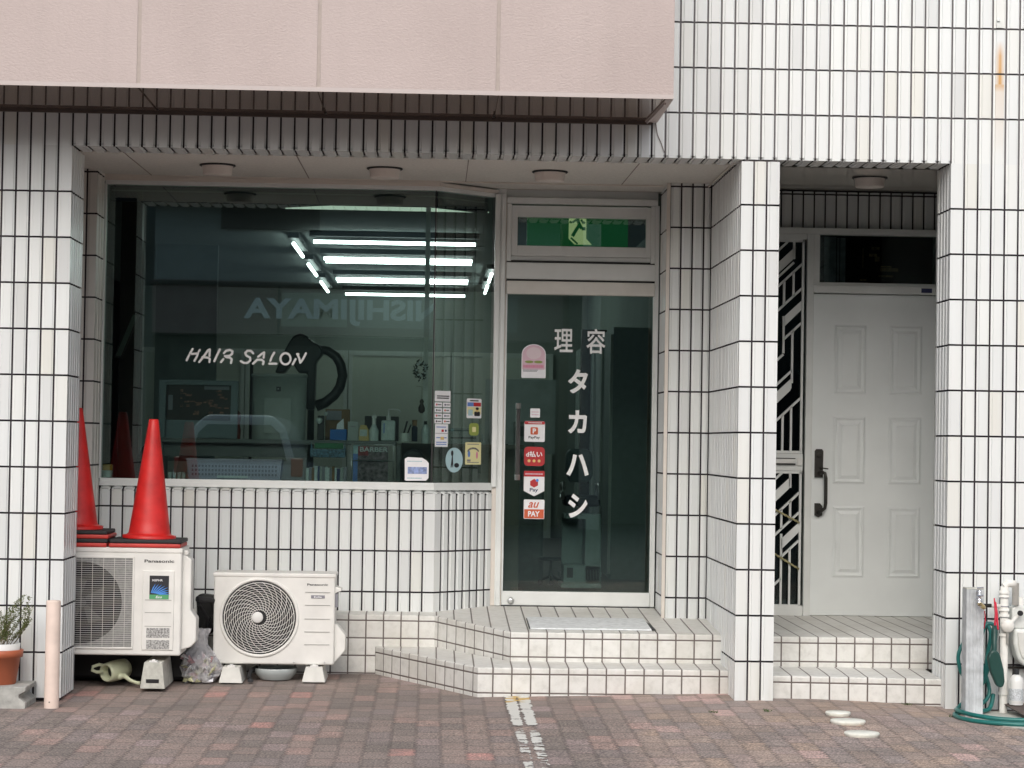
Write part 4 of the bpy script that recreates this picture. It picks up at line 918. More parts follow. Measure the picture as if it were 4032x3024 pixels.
MB().box(2.42,2.70,5.4,5.8,.385,1.02).build('side_trolley',mat('mid_grey_trolley',(.30,.32,.31),.5,0,.08),None,.01,'mid grey trolley standing deep behind the payment stickers on the door','trolley')
MB().box(2.36,3.02,9.6,9.62,1.25,1.95).build('wall_mirror',mat('pale_mirror',(.5,.56,.53),.2,0,.2,3),None,0,'pale wall mirror deep inside, behind the upper door lettering','mirror')
MB().box(1.9,2.65,3.9,4.3,.385,1.25).build('wash_unit',mat('dim_grey_unit',(.24,.26,.25),.5,0,.1),None,.02,'low grey wash cabinet deep inside the salon','cabinet')
g_=thing('wash_chair_tools','pale towel warmer standing on the grey wash cabinet','towel warmer',(2.55,4.0,1.25))
m=MB(); m.box(2.44,2.58,3.95,4.15,1.25,1.50); m.build('warmer_body',M['purif'],g_,bevel=.01)
m=MB(); m.box(2.46,2.56,3.945,3.95,1.40,1.47); m.build('warmer_door',M['counter'],g_)

# ================================================================== decals on the glass
class Pl:
    def __init__(s,o,u,n): s.o=Vector(o); s.u=Vector(u); s.n=Vector(n)
    def P(s,a,z,d): return s.o+s.u*a+Z*z+s.n*d
FP=Pl((0,1.5115,0),(1,0,0),(0,-1,0)); CP=Pl((1.884,1.512,0),cu,cnn); DP=Pl((0,1.8175,0),(1,0,0),(0,-1,0))
def flat(pl,pts,d,th=.0006):
    m=MB(); a=[pl.P(x,z,d) for x,z in pts]; b=[pl.P(x,z,d-th) for x,z in pts]; n=len(pts)
    m.mesh(a+b,[tuple(range(n)),tuple(range(2*n-1,n-1,-1))]+[(i,(i+1)%n,n+(i+1)%n,n+i) for i in range(n)]); return m
def rrect(x0,z0,x1,z1,r=.006,k=4):
    p=[]
    for cx,cz,a in ((x1-r,z1-r,0),(x0+r,z1-r,90),(x0+r,z0+r,180),(x1-r,z0+r,270)):
        for i in range(k+1): t=math.radians(a+90*i/k); p.append((cx+r*math.cos(t),cz+r*math.sin(t)))
    return p
def ell(cx,cz,rx,rz,n=28): return [(cx+rx*math.cos(2*math.pi*i/n),cz+rz*math.sin(2*math.pi*i/n)) for i in range(n)]
def tx(pl,txt,x,z,h,d,w=None,bold=0,slant=0): return text_mb(txt,x,z,d,h,bold,0,w,slant,pl.u,pl.n,pl.o)
SG='stickers on the salon glass'
def sticker(pl,shape,label,m,parts):
    s=flat(pl,shape,.0012); o=s.build('sticker',m,None,0,label,'sticker',SG)
    for nm,mb_,mt in parts: mb_.build(nm,mt,o)
    return o
def rows(pl,x0,x1,zs,h,d):
    m=MB()
    for z in zs:
        x=x0
        while x<x1-.004:
            w_=random.uniform(.003,.008); a=flat(pl,[(x,z),(min(x+w_,x1),z),(min(x+w_,x1),z+h),(x,z+h)],d); m.mesh(a.v,a.f); x+=w_+.0016
    return m
# front pane: curled white sheet with a blue band
sticker(FP,[(1.722,1.128),(1.72,1.252),(1.738,1.262),(1.822,1.258),(1.845,1.245),(1.860,1.228),(1.860,1.142),(1.845,1.126),(1.73,1.124)],'faded white sheet with a blue band taped at the bottom of the window',M['paper'],
  [('blue_band',flat(FP,rrect(1.738,1.165,1.850,1.205,.003),.0024),mat('faded_blue_ink',(.28,.36,.62),.6,0,.3,60)),('small_print',rows(FP,1.735,1.82,(1.235,1.137),.006,.0024),M['s_blue'])])
cs=.731
def sx(x): return (x-1.884)/cs
# list of payment logos, chamfer pane
o=sticker(CP,rrect(sx(1.888),1.590,sx(1.980),1.652,.002),'white header card above two columns of small payment cards on the angled glass',M['paper'],[('small_print',rows(CP,sx(1.900),sx(1.972),(1.618,1.606),.007,.0024),M['s_black'])])
for i in range(4):
    for j in range(2):
        x0=sx(1.888)+j*.067; z0=1.558-i*.0325
        lab=('%s card in the %s column of small payment cards on the angled glass'%(('topmost','second','third','lowest')[i],('left','right')[j]))
        sticker(CP,rrect(x0,z0,x0+.060,z0+.026,.001),lab,M['paper'],[('logo_mark',flat(CP,ell(x0+.016,z0+.013,.006,.006,10),.0024),(M['s_red'],M['s_navy'],M['s_black'],M['s_ored'])[(i*2+j)%4]),('small_print',rows(CP,x0+.026,x0+.052,(z0+.010,),.006,.0024),M['s_black'])])
sticker(CP,rrect(sx(1.893),1.325,sx(1.968),1.457,.002),'tall white card of coloured payment logos below the card list',M['paper'],
 [('small_print',rows(CP,sx(1.90),sx(1.96),(1.437,1.375,1.348,1.336),.006,.0024),M['s_mblue']),('logo_mark',flat(CP,[(sx(1.93),1.412),(sx(1.943),1.412),(sx(1.943),1.426),(sx(1.93),1.426)],.0024),M['s_red']),('logo_mark',flat(CP,ell(sx(1.955),1.419,.007,.007),.0024),M['s_navy']),('logo_mark',flat(CP,[(sx(1.924),1.366),(sx(1.944),1.366),(sx(1.944),1.383),(sx(1.924),1.383)],.0036),M['s_gold']),('dark_line',flat(CP,[(sx(1.895),1.402),(sx(1.967),1.402),(sx(1.967),1.405),(sx(1.895),1.405)],.0024),M['s_grey'])])
sticker(CP,rrect(sx(2.077),1.497,sx(2.166),1.613,.008),'white sticker with a blue and red banner and a dark haired figure',M['paper'],
 [('banner',flat(CP,[(sx(2.081),1.567),(sx(2.118),1.567),(sx(2.118),1.59),(sx(2.081),1.59)],.0024),M['s_mblue']),('banner',flat(CP,[(sx(2.118),1.567),(sx(2.162),1.567),(sx(2.162),1.59),(sx(2.118),1.59)],.0024),M['s_red']),('yellow_field',flat(CP,[(sx(2.081),1.52),(sx(2.162),1.52),(sx(2.162),1.563),(sx(2.081),1.563)],.0024),M['s_yel']),('figure',flat(CP,rrect(sx(2.122),1.510,sx(2.156),1.536,.006),.0036),M['s_black']),('figure_head',flat(CP,ell(sx(2.139),1.545,.012,.012),.0036),M['s_gold']),('figure_hair',flat(CP,ell(sx(2.139),1.554,.013,.008),.0044),M['s_black']),('blue_note',flat(CP,rrect(sx(2.085),1.512,sx(2.112),1.548,.003),.0036),M['s_blue']),('small_print',rows(CP,sx(2.095),sx(2.148),(1.597,),.008,.0024),M['s_black'])])
sticker(CP,rrect(sx(2.094),1.394,sx(2.152),1.468,.02),'rounded olive green badge sticker on the angled glass',M['s_green'],[('emblem',flat(CP,rrect(sx(2.112),1.415,sx(2.134),1.445,.004),.0024),M['s_yel'])])
sticker(CP,ell(sx(2.008),1.248,.070,.073,36),'pale blue oval sticker with a black silhouette',M['s_blue'],
 [('silhouette',flat(CP,ell(sx(1.995),1.288,.010,.017,12),.0024),M['s_black']),('silhouette',flat(CP,[(sx(1.994),1.275),(sx(1.999),1.275),(sx(2.002),1.205),(sx(1.998),1.205),(sx(1.996),1.225),(sx(1.991),1.203),(sx(1.987),1.205)],.0024),M['s_black']),('silhouette',flat(CP,ell(sx(2.022),1.217,.020,.014,12),.0024),M['s_black'])])
sticker(CP,rrect(sx(2.073),1.222,sx(2.168),1.354,.005),'pale yellow sticker with an arched navy title',M['s_yel'],
 [('arched_title',(lambda: (lambda m:(m, [ (lambda a: m.mesh(a.v,a.f))(flat(CP,[(sx(2.12)+.052*math.cos(t0)*1.0,1.290+.034*math.sin(t0)),(sx(2.12)+.052*math.cos(t1),1.290+.034*math.sin(t1)),(sx(2.12)+.042*math.cos(t1),1.290+.024*math.sin(t1)),(sx(2.12)+.042*math.cos(t0),1.290+.024*math.sin(t0))],.0024)) for t0,t1 in [(math.radians(20+i*14.5),math.radians(31+i*14.5)) for i in range(10)]])[0])(MB()))(),M['s_navy']),
  ('curl_mark',flat(CP,ell(sx(2.095),1.285,.010,.020,12),.0024),M['s_mblue']),('curl_mark',flat(CP,ell(sx(2.143),1.278,.008,.022,12),.0024),M['s_dpink']),('small_print',rows(CP,sx(2.085),sx(2.155),(1.340,1.232),.005,.0024),M['s_grey']),('small_print',rows(CP,sx(2.083),sx(2.105),(1.24,),.012,.0036),M['s_grey'])])
# door pane stickers
def arch(x0,z0,x1,z1):
    r=(x1-x0)/2; return [(x0+.004,z0),(x1-.004,z0),(x1,z0+.004)]+[(x0+r+r*math.cos(math.radians(a)),z1-r*.85+r*.85*math.sin(math.radians(a))) for a in range(0,181,12)]+[(x0,z0+.004)]
sticker(DP,arch(2.403,1.744,2.548,1.946),'pink and white arched sticker, topmost sticker on the glass door',M['paper'],
 [('pink_field',flat(DP,arch(2.408,1.795,2.543,1.941),.0024),M['s_pink']),('leaf_mark',flat(DP,ell(2.449,1.840,.026,.008),.0036),M['s_green']),('leaf_mark',flat(DP,ell(2.503,1.840,.026,.008),.0036),M['s_green']),('white_disc',flat(DP,ell(2.476,1.892,.045,.036),.0032),mat('pale_pink_ink',(.76,.62,.66),.5,0,0)),('title_band',rows(DP,2.414,2.538,(1.805,),.017,.0036),M['s_dpink']),('small_print',rows(DP,2.414,2.50,(1.789,1.782),.004,.0036),M['s_grey'])])
sticker(DP,rrect(2.460,1.508,2.518,1.562,.005),'small square white sticker on the glass door above the red and white P sticker',M['paper'],[('small_print',rows(DP,2.468,2.51,(1.538,1.522),.006,.0024),M['s_pink'])])
sticker(DP,rrect(2.426,1.363,2.549,1.486,.008),'white payment sticker with a red top bar and an orange P logo',M['paper'],
 [('top_bar',flat(DP,rrect(2.427,1.467,2.548,1.485,.006),.0024),M['s_red']),('logo_square',flat(DP,rrect(2.463,1.406,2.508,1.450,.007),.0024),M['s_ored']),('logo_letter',tx(DP,'P',2.476,1.413,.030,.0032,bold=.04),M['paper']),('lettering',tx(DP,'PayPay',2.452,1.378,.019,.0024,w=.068,bold=.02),M['s_black']),('small_print',rows(DP,2.45,2.53,(1.474,),.005,.0034),M['paper'])])
sticker(DP,rrect(2.427,1.219,2.550,1.333,.024),'round cornered red sticker with white lettering and three yellow dots',M['s_red'],
 [('lettering',tx(DP,'d払い',2.438,1.271,.036,.0024,w=.098,bold=.03),M['paper'])]+[('dot',flat(DP,ell(2.457+.030*i,1.249,.009,.009,14),.0024),M['s_gold']) for i in range(3)])
sticker(DP,[(2.428,1.070),(2.490,1.038),(2.551,1.070),(2.551,1.189),(2.428,1.189)],'white pennant shaped payment sticker with a red top and a red cube logo',M['paper'],
 [('top_bar',flat(DP,[(2.428,1.155),(2.551,1.155),(2.551,1.189),(2.428,1.189)],.0024),M['s_red']),('cube_logo',flat(DP,[(2.466,1.103),(2.490,1.090),(2.513,1.103),(2.513,1.128),(2.490,1.142),(2.466,1.128)],.0024),M['s_red']),('cube_face',flat(DP,ell(2.508,1.133,.009,.009,12),.0032),M['s_lblue']),('lettering',tx(DP,'Pay',2.464,1.060,.027,.0024,w=.050,bold=.02),M['s_navy']),('small_print',rows(DP,2.436,2.543,(1.167,),.008,.0032),M['s_pink'])])
sticker(DP,rrect(2.430,.903,2.553,1.018,.006),'white and orange red payment sticker, lowest on the glass door',M['paper'],
 [('red_field',flat(DP,[(2.433,.906),(2.550,.906),(2.550,.960),(2.433,.960)],.0024),M['s_ored']),('lettering',tx(DP,'PAY',2.456,.917,.033,.0032,w=.070,bold=.035),M['paper']),('lettering',tx(DP,'au',2.456,.969,.034,.0024,w=.066,slant=.35,bold=.015),M['s_ored'])])
# big door characters
dl_=thing('door_lettering','large white Japanese characters running down the glass door','lettering',(2.75,1.816,.913))
for ch,(x0,z1,x1,z0) in zip('理容タカハシ',((2.597,2.041,2.708,1.902),(2.789,2.045,2.904,1.895),(2.682,1.802,2.802,1.655),(2.686,1.555,2.800,1.416),(2.681,1.294,2.815,1.163),(2.694,1.058,2.811,.913))):
    tx(DP,ch,x0,z0,z1-z0,.0014,w=x1-x0,bold=.013 if ch in '理容' else .036).build('character',M['letter'],dl_)
# HAIR SALON, stencil brush strokes
hl=thing('window_lettering','white brush stroke lettering HAIR SALON on the shop window','lettering',(.79,1.51,1.79))
SK=[0]
def stroke(m,pts,r=.0052):
    pts=[V(p[0],0,p[1]) for p in pts]
    for i,(a,b) in enumerate(zip(pts,pts[1:])):
        t=(b-a).normalized(); q=V(-t.z,0,t.x)*r
        SK[0]+=1; yy=1.5100-.00004*(SK[0]%30)
        m.mesh([V(v.x,yy,v.z) for v in (a+q,b+q,b-q,a-q)],[(0,1,2,3)])
    for p in pts:
        SK[0]+=1; yy=1.5087-.00004*(SK[0]%30)
        m.mesh([V(p.x+r*math.cos(k*math.pi/5),yy,p.z+r*math.sin(k*math.pi/5)) for k in range(10)],[tuple(range(10))])
def arc(cx,cz,rx,rz,a0,a1,n=12): return [(cx+rx*math.cos(math.radians(a0+(a1-a0)*i/n)),cz+rz*math.sin(math.radians(a0+(a1-a0)*i/n))) for i in range(n+1)]
def c2(pts): # crop-space helper: letter shapes drawn on a 1936 x 1659 sketch grid, scaled to metres on the pane
    return [(.4385+(x-360)*(.700/1320), 1.8735-(y-205)*(.0870/175)) for x,y in pts]
LET={'H':[[(432,212),(405,262),(430,270),(470,265),(492,262),(480,300),(455,350)],[(395,285),(370,345)],[(512,222),(500,240)]],
'A':[[(508,362),(560,290),(600,225),(620,215),(618,290)],[(540,305),(600,310),(622,325),(618,360)]],
'I':[[(730,212),(700,280),(672,350)]],
'R':[[(775,255),(800,225),(840,215),(868,232),(865,262),(835,285),(785,288)],[(770,325),(745,360)],[(800,300),(840,305),(862,325),(855,368)]],
'S':[[(1095,250),(1070,222),(1030,222),(1008,250),(1022,280),(1062,300),(1065,335),(1035,362),(995,365),(962,345)]],
'A2':[[(1150,290),(1190,255),(1215,238),(1210,300)],[(1095,372),(1140,325),(1190,325),(1212,345),(1205,375)]],
'L':[[(1325,240),(1300,285),(1285,335)],[(1275,368),(1350,368)]],
'O':[arc(1450,308,55,66,0,360,20)],
'N':[[(1530,372),(1560,310)],[(1582,258),(1600,300),(1612,350),(1640,310),(1672,240)],[(1575,250),(1590,250)]]}
for k,sts in LET.items():
    m=MB()
    for s_ in sts: stroke(m,c2(s_),.0064)
    m.build('letter',M['letter'],hl)

# ================================================================== air conditioners
def text_on(parent,txt,x,z,y,h,m,w=None,bold=.015,name='lettering'): return text_mb(txt,x,z,y,h,bold,0,w).build(name,m,parent)
# small unit
ax0,ax1,ay0,ay1,az0,az1=.690,1.357,.85,1.11,.112,.615
A=thing('air_conditioner','small white outdoor unit with a round fan grille standing beside the plastic bag','air conditioner',((ax0+ax1)/2,.98,.03))
m=MB(); m.box(ax0,ax1,ay0+.004,ay1,az0,az1-.012); m.build('casing',M['ac'],A,bevel=.010,seg=3)
m=MB(); m.box(ax0-.006,ax1+.004,ay0-.002,ay1+.006,az1-.022,az1); m.build('top_cover',M['ac'],A,bevel=.005)
cx,cz,R=.9425,.369,.214
m=MB(); m.lathe((cx,ay0+.004,cz),[(R+.006,0),(R+.005,-.006),(R-.006,-.008),(R-.012,-.002),(R-.014,.014)],72,axis=(0,1,0),cap=False); m.build('fan_ring',M['ac'],A)
m=MB(); m.lathe((cx,ay0+.0035,cz),[(R-.012,0),(R-.010,-.0005)],64,axis=(0,1,0)); m.build('fan_opening',M['black'],A)
# spiral grille: circles broken by curved spokes
m=MB()
nr=13
for k in range(nr):
    r=.045+(R-.022-.045)*k/(nr-1)
    pts=[(cx+r*math.cos(2*math.pi*i/64),ay0-.0035,cz+r*math.sin(2*math.pi*i/64)) for i in range(65)]
    m.tube(pts,.0017 if k<nr-1 else .003,4,cap=False)
for s_ in range(24):
    pts=[]
    for i in range(15):
        f=i/14; r=.040+(R-.018-.040)*f; a=2*math.pi*s_/24+1.25*f
        pts.append((cx+r*math.cos(a),ay0-.0045,cz+r*math.sin(a)))
    m.tube(pts,.0018,4,cap=False)
m.build('grille',M['ac'],A)
m=MB(); m.lathe((cx-.010,ay0-.003,cz+.001),[(.031,.004),(.031,-.006),(.026,-.010),(.002,-.011)],28,axis=(0,1,0)); m.build('hub',M['white'],A)
m=MB()
for k in range(6):   # fan blades
    a=2*math.pi*k/6; m.mesh([V(cx,ay0+.004,cz)+V(r*math.cos(a+da),-.0012-.001*j,r*math.sin(a+da)) for r,da,j in ((.04,0,0),(.15,-.2,1),(.17,.35,1),(.05,.5,0))],[(0,1,2,3)])
m.build('fan_blades',M['dark'],A)
text_on(A,'Panasonic',1.203,.549,ay0+.0025,.0115,M['s_black'],w=.114)
m=MB(); m.box(1.225,1.301,ay0+.001,ay0+.004,.479,.496); q=m.build('badge',M['s_grey'],A); text_on(q,'Eolia',1.242,.482,ay0-.0002,.010,M['paper'],w=.042)
m=MB()
for z in (.512,.441,.365,.294,.224): MB().box(1.192,1.331,ay0+.0005,ay0+.0044,z-.0015,z+.0015).build('panel_groove',M['ac_line'],A)
m=MB()
for x,z in ((.721,.123),(1.138,.126),(1.306,.128),(.942,.603)): MB().lathe((x,ay0+.003,z),[(.005,0),(.005,-.003),(.002,-.004)],8,axis=(0,1,0)).build('screw',M['steel'],A)
m=MB(); m.prism([(ax1-.004,.118),(ax1-.004,.335),(ax1+.012,.335),(ax1+.060,.275),(ax1+.060,.190),(ax1+.008,.130)],ay0+.03,ay0+.17,axis='y'); m.build('valve_cover',M['ac'],A,bevel=.006)
m=MB(); m.prism([(ax1-.002,.505),(ax1-.002,.545),(ax1+.034,.532),(ax1+.034,.520),(ax1+.010,.512)],ay0+.02,ay0+.15,axis='y'); m.build('side_handle',M['ac'],A,bevel=.003)
m=MB(); m.box(ax1+.0005,ax1+.014,ay0+.02,ay0+.10,.43,.505); m.build('side_label',M['s_grey'],A)
def foot(parent,x0,x1,y0,y1,z0,z1,m_,tp=.7,slot=False,nm='foot'):
    m=MB(); cx_=(x0+x1)/2; hw=(x1-x0)/2; vs=[(cx_-hw,y0,z0),(cx_+hw,y0,z0),(cx_+hw,y1,z0),(cx_-hw,y1,z0),(cx_-hw*tp,y0+.018,z1),(cx_+hw*tp,y0+.018,z1),(cx_+hw*tp,y1-.01,z1),(cx_-hw*tp,y1-.01,z1)]
    m.mesh(vs,[(0,3,2,1),(4,5,6,7),(0,1,5,4),(1,2,6,5),(2,3,7,6),(3,0,4,7)]); f=m.build(nm,m_,parent,bevel=.003)
    m=MB(); m.box(cx_-.022,cx_+.022,y0+.02,y0+.06,z1,z1+.008); m.lathe((cx_,y0+.04,z1+.008),[(.010,0),(.010,.006)],6); m.build('bolt_plate',M['white'],f)
    if slot:
        m=MB(); m.box(cx_-.034,cx_+.034,y0+.002,y0+.02,z0+.030,z0+.050); m.build('slot',M['black'],f)
    return f
foot(A,.735,.865,.745,1.10,.018,.103,M['white_d']); foot(A,1.185,1.315,.80,1.12,.022,.103,M['white_d'])
# large unit, partly behind the left pillar
bx0,bx1,by0,by1,bz0,bz1=-.305,.553,.47,.79,.188,.763
B=thing('air_conditioner','large white outdoor unit with a square fan grille carrying the red cones','air conditioner',(.12,.63,.03))
m=MB(); m.box(bx0,bx1,by0+.004,by1,bz0,bz1-.012); m.build('casing',M['ac'],B,bevel=.010,seg=3)
m=MB(); m.box(bx0-.004,bx1+.004,by0-.001,by1+.004,bz1-.028,bz1); m.build('top_cover',M['ac'],B,bevel=.006)
m=MB(); m.box(-.255,.300,by0-.004,by0+.004,.222,.232); m.box(-.255,.300,by0-.004,by0+.004,.705,.716); m.box(-.265,-.255,by0-.004,by0+.004,.222,.716); m.box(.292,.302,by0-.004,by0+.004,.232,.705); m.build('grille_frame',M['ac'],B,bevel=.002)
m=MB(); m.box(-.256,.293,by0+.0006,by0+.0037,.231,.706); m.build('coil_backing',M['fin'],B)
m=MB(); cx2,cz2=.020,.468; m.lathe((cx2,by0,cz2),[(.218,.0004),(.218,-.0008)],56,axis=(0,1,0)); m.build('fan_opening',M['black'],B)
m=MB()
for k in range(5):
    a=2*math.pi*k/5+.3; m.mesh([V(cx2,by0-.0016,cz2)+V(r*math.cos(a+da),0,r*math.sin(a+da)) for r,da in ((.03,0),(.12,-.25),(.15,.3),(.04,.6))],[(0,1,2,3)])
m.lathe((cx2,by0-.001,cz2),[(.03,0),(.028,-.002)],20,axis=(0,1,0)); m.build('fan_blades',mat('dusty_fan',(.085,.085,.083),.6,0,.1,30),B)
m=MB()
for k in range(41):
    z=.238+k*.0114; m.tube([(-.255,by0-.0045,z),(.293,by0-.0045,z)],.0013,4,cap=False)
for k in range(9): m.tube([(-.21+.058*k,by0-.003,.232),(-.21+.058*k,by0-.003,.705)],.0014,4,cap=False)
m.build('grille',M['ac'],B)
text_on(B,'Panasonic',.354,.684,by0+.0028,.016,M['s_black'],w=.158,bold=.02)
m=MB(); m.box(.347,.515,by0-.003,by0+.004,.218,.642); m.build('service_panel',M['ac'],B,bevel=.005)
lb=MB().box(.384,.487,by0-.0045,by0-.0032,.490,.615).build('efficiency_label',M['s_black'],B)
m=text_mb('XEPHR',.396,.585,by0-.0055,.011,.015,0,w=.058); m.build('lettering',M['paper'],lb)
m=MB()
for k in range(8):
    r0,r1=.012+.004*k,.012+.0115*k+.010
    cxw,czw=.395,.523
    a0,a1=math.radians(62-7*k),math.radians(44-7*k)
    L0=(.052+.0075*(7-abs(k-4)))*.72
    p=[V(cxw+.010*k*.6,0,czw-.001*k)]
    a_=math.radians(66-9.5*k)
    q=p[0]+V(math.cos(a_),0,math.sin(a_))*L0; nn_=V(-math.sin(a_),0,math.cos(a_))
    m.mesh([V(v.x,by0-.0055-.0001*k,v.z) for v in (p[0]-nn_*.002,p[0].lerp(q,.5)-nn_*.0005,q,p[0].lerp(q,.55)+nn_*.0052,p[0]+nn_*.0035)],[(0,1,2,3,4)])
m.build('wing_emblem',M['s_lblue'],lb)
m=MB(); m.box(.384,.487,by0-.0062,by0-.0046,.490,.514); q=m.build('green_band',M['s_egreen'],lb); m=text_mb('Eco',.418,.495,by0-.0072,.013,.02,0,w=.034,slant=.25); m.build('lettering',M['paper'],q)
m=MB()
for z in (.485,.418,.345): MB().box(.362,.502,by0-.0046,by0-.0028,z-.0015,z+.0015).build('panel_groove',M['ac_line'],B)
m=MB(); m.box(.372,.495,by0-.0042,by0-.003,.284,.336); rpm=mat('rating_plate_grey',(.42,.42,.41),.5,0,.5,120); m.build('rating_plate',rpm,B); MB().box(.372,.495,by0-.0042,by0-.003,.224,.272).build('rating_plate',rpm,B)
m=MB(); m.prism([(bx1-.004,.215),(bx1-.004,.725),(bx1+.020,.722),(bx1+.048,.700),(bx1+.048,.43),(bx1+.080,.385),(bx1+.078,.262),(bx1+.050,.232)],by0+.04,by0+.17,axis='y'); m.build('valve_cover',M['ac'],B,bevel=.007)
m=MB(); m.box(bx1-.002,bx1+.030,by0+.05,by0+.15,.722,.750); m.build('side_handle',M['ac'],B,bevel=.008)
m=MB(); m.tube([(bx1+.05,.80,.47),(bx1+.13,.86,.46),(bx1+.135,.95,.36),(bx1+.08,1.0,.25)],.016,8); m.tube([(bx1+.06,.82,.44),(bx1+.10,.90,.36),(bx1+.075,.98,.25)],.010,8); m.build('refrigerant_pipe',M['rubber'],B)
foot(B,.352,.484,.395,.80,.020,.158,M['conc_l'],.72,True); foot(B,-.24,-.10,.395,.80,.015,.158,M['conc_l'],.72,True)
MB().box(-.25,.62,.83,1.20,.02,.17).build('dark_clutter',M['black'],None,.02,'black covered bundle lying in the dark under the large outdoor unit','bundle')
m=MB(); m.prism([(.585,.30),(.575,.47),(.60,.482),(.72,.470),(.73,.30),(.64,.25)],1.02,1.12,axis='y'); m.build('black_sack',mat('black_vinyl_sack',(.006,.006,.006),.6,0,.2),None,.02,'black sack stuffed between the two outdoor units','sack')

# ================================================================== cones
def cone_thing(label,cx,cy,zb,tilt,bases,h=.62,rb=.118,rt=.026,grp='red traffic cones'):
    t=thing('traffic_cone',label,'traffic cone',(cx,cy,zb),grp)
    z=zb
    def bs(z,red,dx=0):
        m=MB(); hw=.192
        pts=[(cx+dx-hw,cy-hw*.85),(cx+dx+hw,cy-hw*.85),(cx+dx+hw,cy+hw*.85),(cx+dx-hw,cy+hw*.85)]
        m.prism(pts,z,z+.022); m.build('base',M['red_d'] if red else M['rubber'],t,bevel=.007)
    for i,rd in enumerate(bases): bs(z,rd,.004*((i*7)%3-1)); z+=.0222
    m=MB(); ax=Vector((math.sin(tilt),0,math.cos(tilt)))
    prof=[(rb+.025,.0),(rb+.026,.016),(rb+.004,.020),(rb-.006,.03)]+[(rb-.006+(rt-rb+.006)*(k/10),.03+(h-.036)*k/10) for k in range(1,11)]+[(rt-.004,h-.001),(rt-.011,h),(rt-.014,h-.03)]
    m.lathe((cx,cy,z),prof,44,axis=ax,cap=False); m.build('cone_body',M['red'],t)
    return t
cone_thing('upright red traffic cone on the right of the large outdoor unit',.358,.625,.763,.018,(True,False),.645)
cone_thing('red traffic cone half hidden behind the left pillar',-.035,.625,.763,-.008,(True,False,True,False),.655)

# ================================================================== objects on the ground
wc=thing('watering_can','pale green plastic watering can lying on its side under the large unit','watering can',(.17,.6,.02))
d0=V(-.55,-.75,-.10).normalized(); c0=V(.188,.66,.088)
m=MB(); m.lathe(c0,[(.030,-.075),(.052,-.070),(.055,-.03),(.056,.02),(.052,.065),(.046,.078),(.040,.076),(.038,.0)],28,axis=d0,cap=False); m.build('body',M['can'],wc)
m=MB(); m.lathe(c0+d0*.02,[(.0005,0),(.044,.0005)],20,axis=d0,cap=False); m.build('inside',M['dark'],wc)
m=MB(); m.tube([(.215,.62,.06),(.245,.60,.065),(.275,.58,.045),(.310,.57,.033),(.332,.565,.030)],[.018,.014,.010,.009,.011],10); m.build('spout',M['can'],wc)
m=MB(); m.tube([(.135,.63,.115),(.105,.60,.125),(.075,.58,.115),(.072,.58,.095),(.095,.59,.085),(.125,.61,.085)],.009,8); m.build('handle',M['can'],wc)
# bag of rubbish
bg_=thing('plastic_bag','tied clear plastic bag of crushed packaging between the two units','bag',(.625,.80,.02))
m=MB(); n=40; rings=[]
prof=[(.075,0),(.102,.03),(.105,.08),(.092,.125),(.062,.165),(.034,.20),(.030,.235),(.045,.27),(.050,.285)]
for k,(r,z) in enumerate(prof):
    for i in range(n):
        a=2*math.pi*i/n; rr=r*(1+.10*math.sin(5*a+k*1.3)+.08*math.sin(9*a-k*2)+random.uniform(-.05,.05)); m.v.append(V(.630+rr*math.cos(a),.81+rr*.75*math.sin(a),.022+z+random.uniform(-.004,.004)))
for k in range(len(prof)-1):
    for i in range(n): m.f.append([k*n+i,k*n+(i+1)%n,(k+1)*n+(i+1)%n,(k+1)*n+i]); m.m.append(0); m.sm.append(k%2==0); m.uv.append([(.05,.05)]*4)
mm_,t_n,b_n=newmat('crinkled_clear_plastic'); b_n.inputs['Base Color'].default_value=(.85,.85,.88,1); b_n.inputs['Roughness'].default_value=.15; b_n.inputs['Alpha'].default_value=.38
nzz=N(t_n,'ShaderNodeTexVoronoi',i_Scale=55.0); gg=N(t_n,'ShaderNodeNewGeometry'); L(t_n,gg.outputs['Position'],nzz.inputs['Vector']); bpp=N(t_n,'ShaderNodeBump',i_Strength=1.0,i_Distance=.01); L(t_n,nzz.outputs[0],bpp.inputs['Height']); L(t_n,bpp.outputs[0],b_n.inputs['Normal'])
m.build('bag_skin',mm_,bg_)
cols=[mat('crushed_foil',(.8,.8,.82),.3,.3,.2,60),M['paper'],mat('faded_pink_wrap',(.75,.48,.52),.5,0,.4,50),mat('faded_yellow_wrap',(.72,.72,.45),.5,0,.4,50),M['s_grey'],mat('grey_wrap',(.65,.67,.70),.5,0,.5,60)]
for c_i,cm in enumerate(cols):
    m=MB()
    for k in range(26):
        p=V(.630+random.uniform(-.078,.078),.80+random.uniform(-.055,.05),.03+random.uniform(0,.12)); q=[V(random.uniform(-1,1),random.uniform(-1,1),random.uniform(-1,1)).normalized()*random.uniform(.016,.040) for _ in range(4)]
        m.mesh([p+x for x in q],[(0,1,2),(0,2,3),(0,1,3),(1,2,3)])
    m.build('crushed_packaging',cm,bg_,kind=None)
m=MB(); m.tube([(.60+.03*math.cos(a_),.81+.025*math.sin(a_),.242) for a_ in [k*math.pi/6 for k in range(13)]],.004,6); 
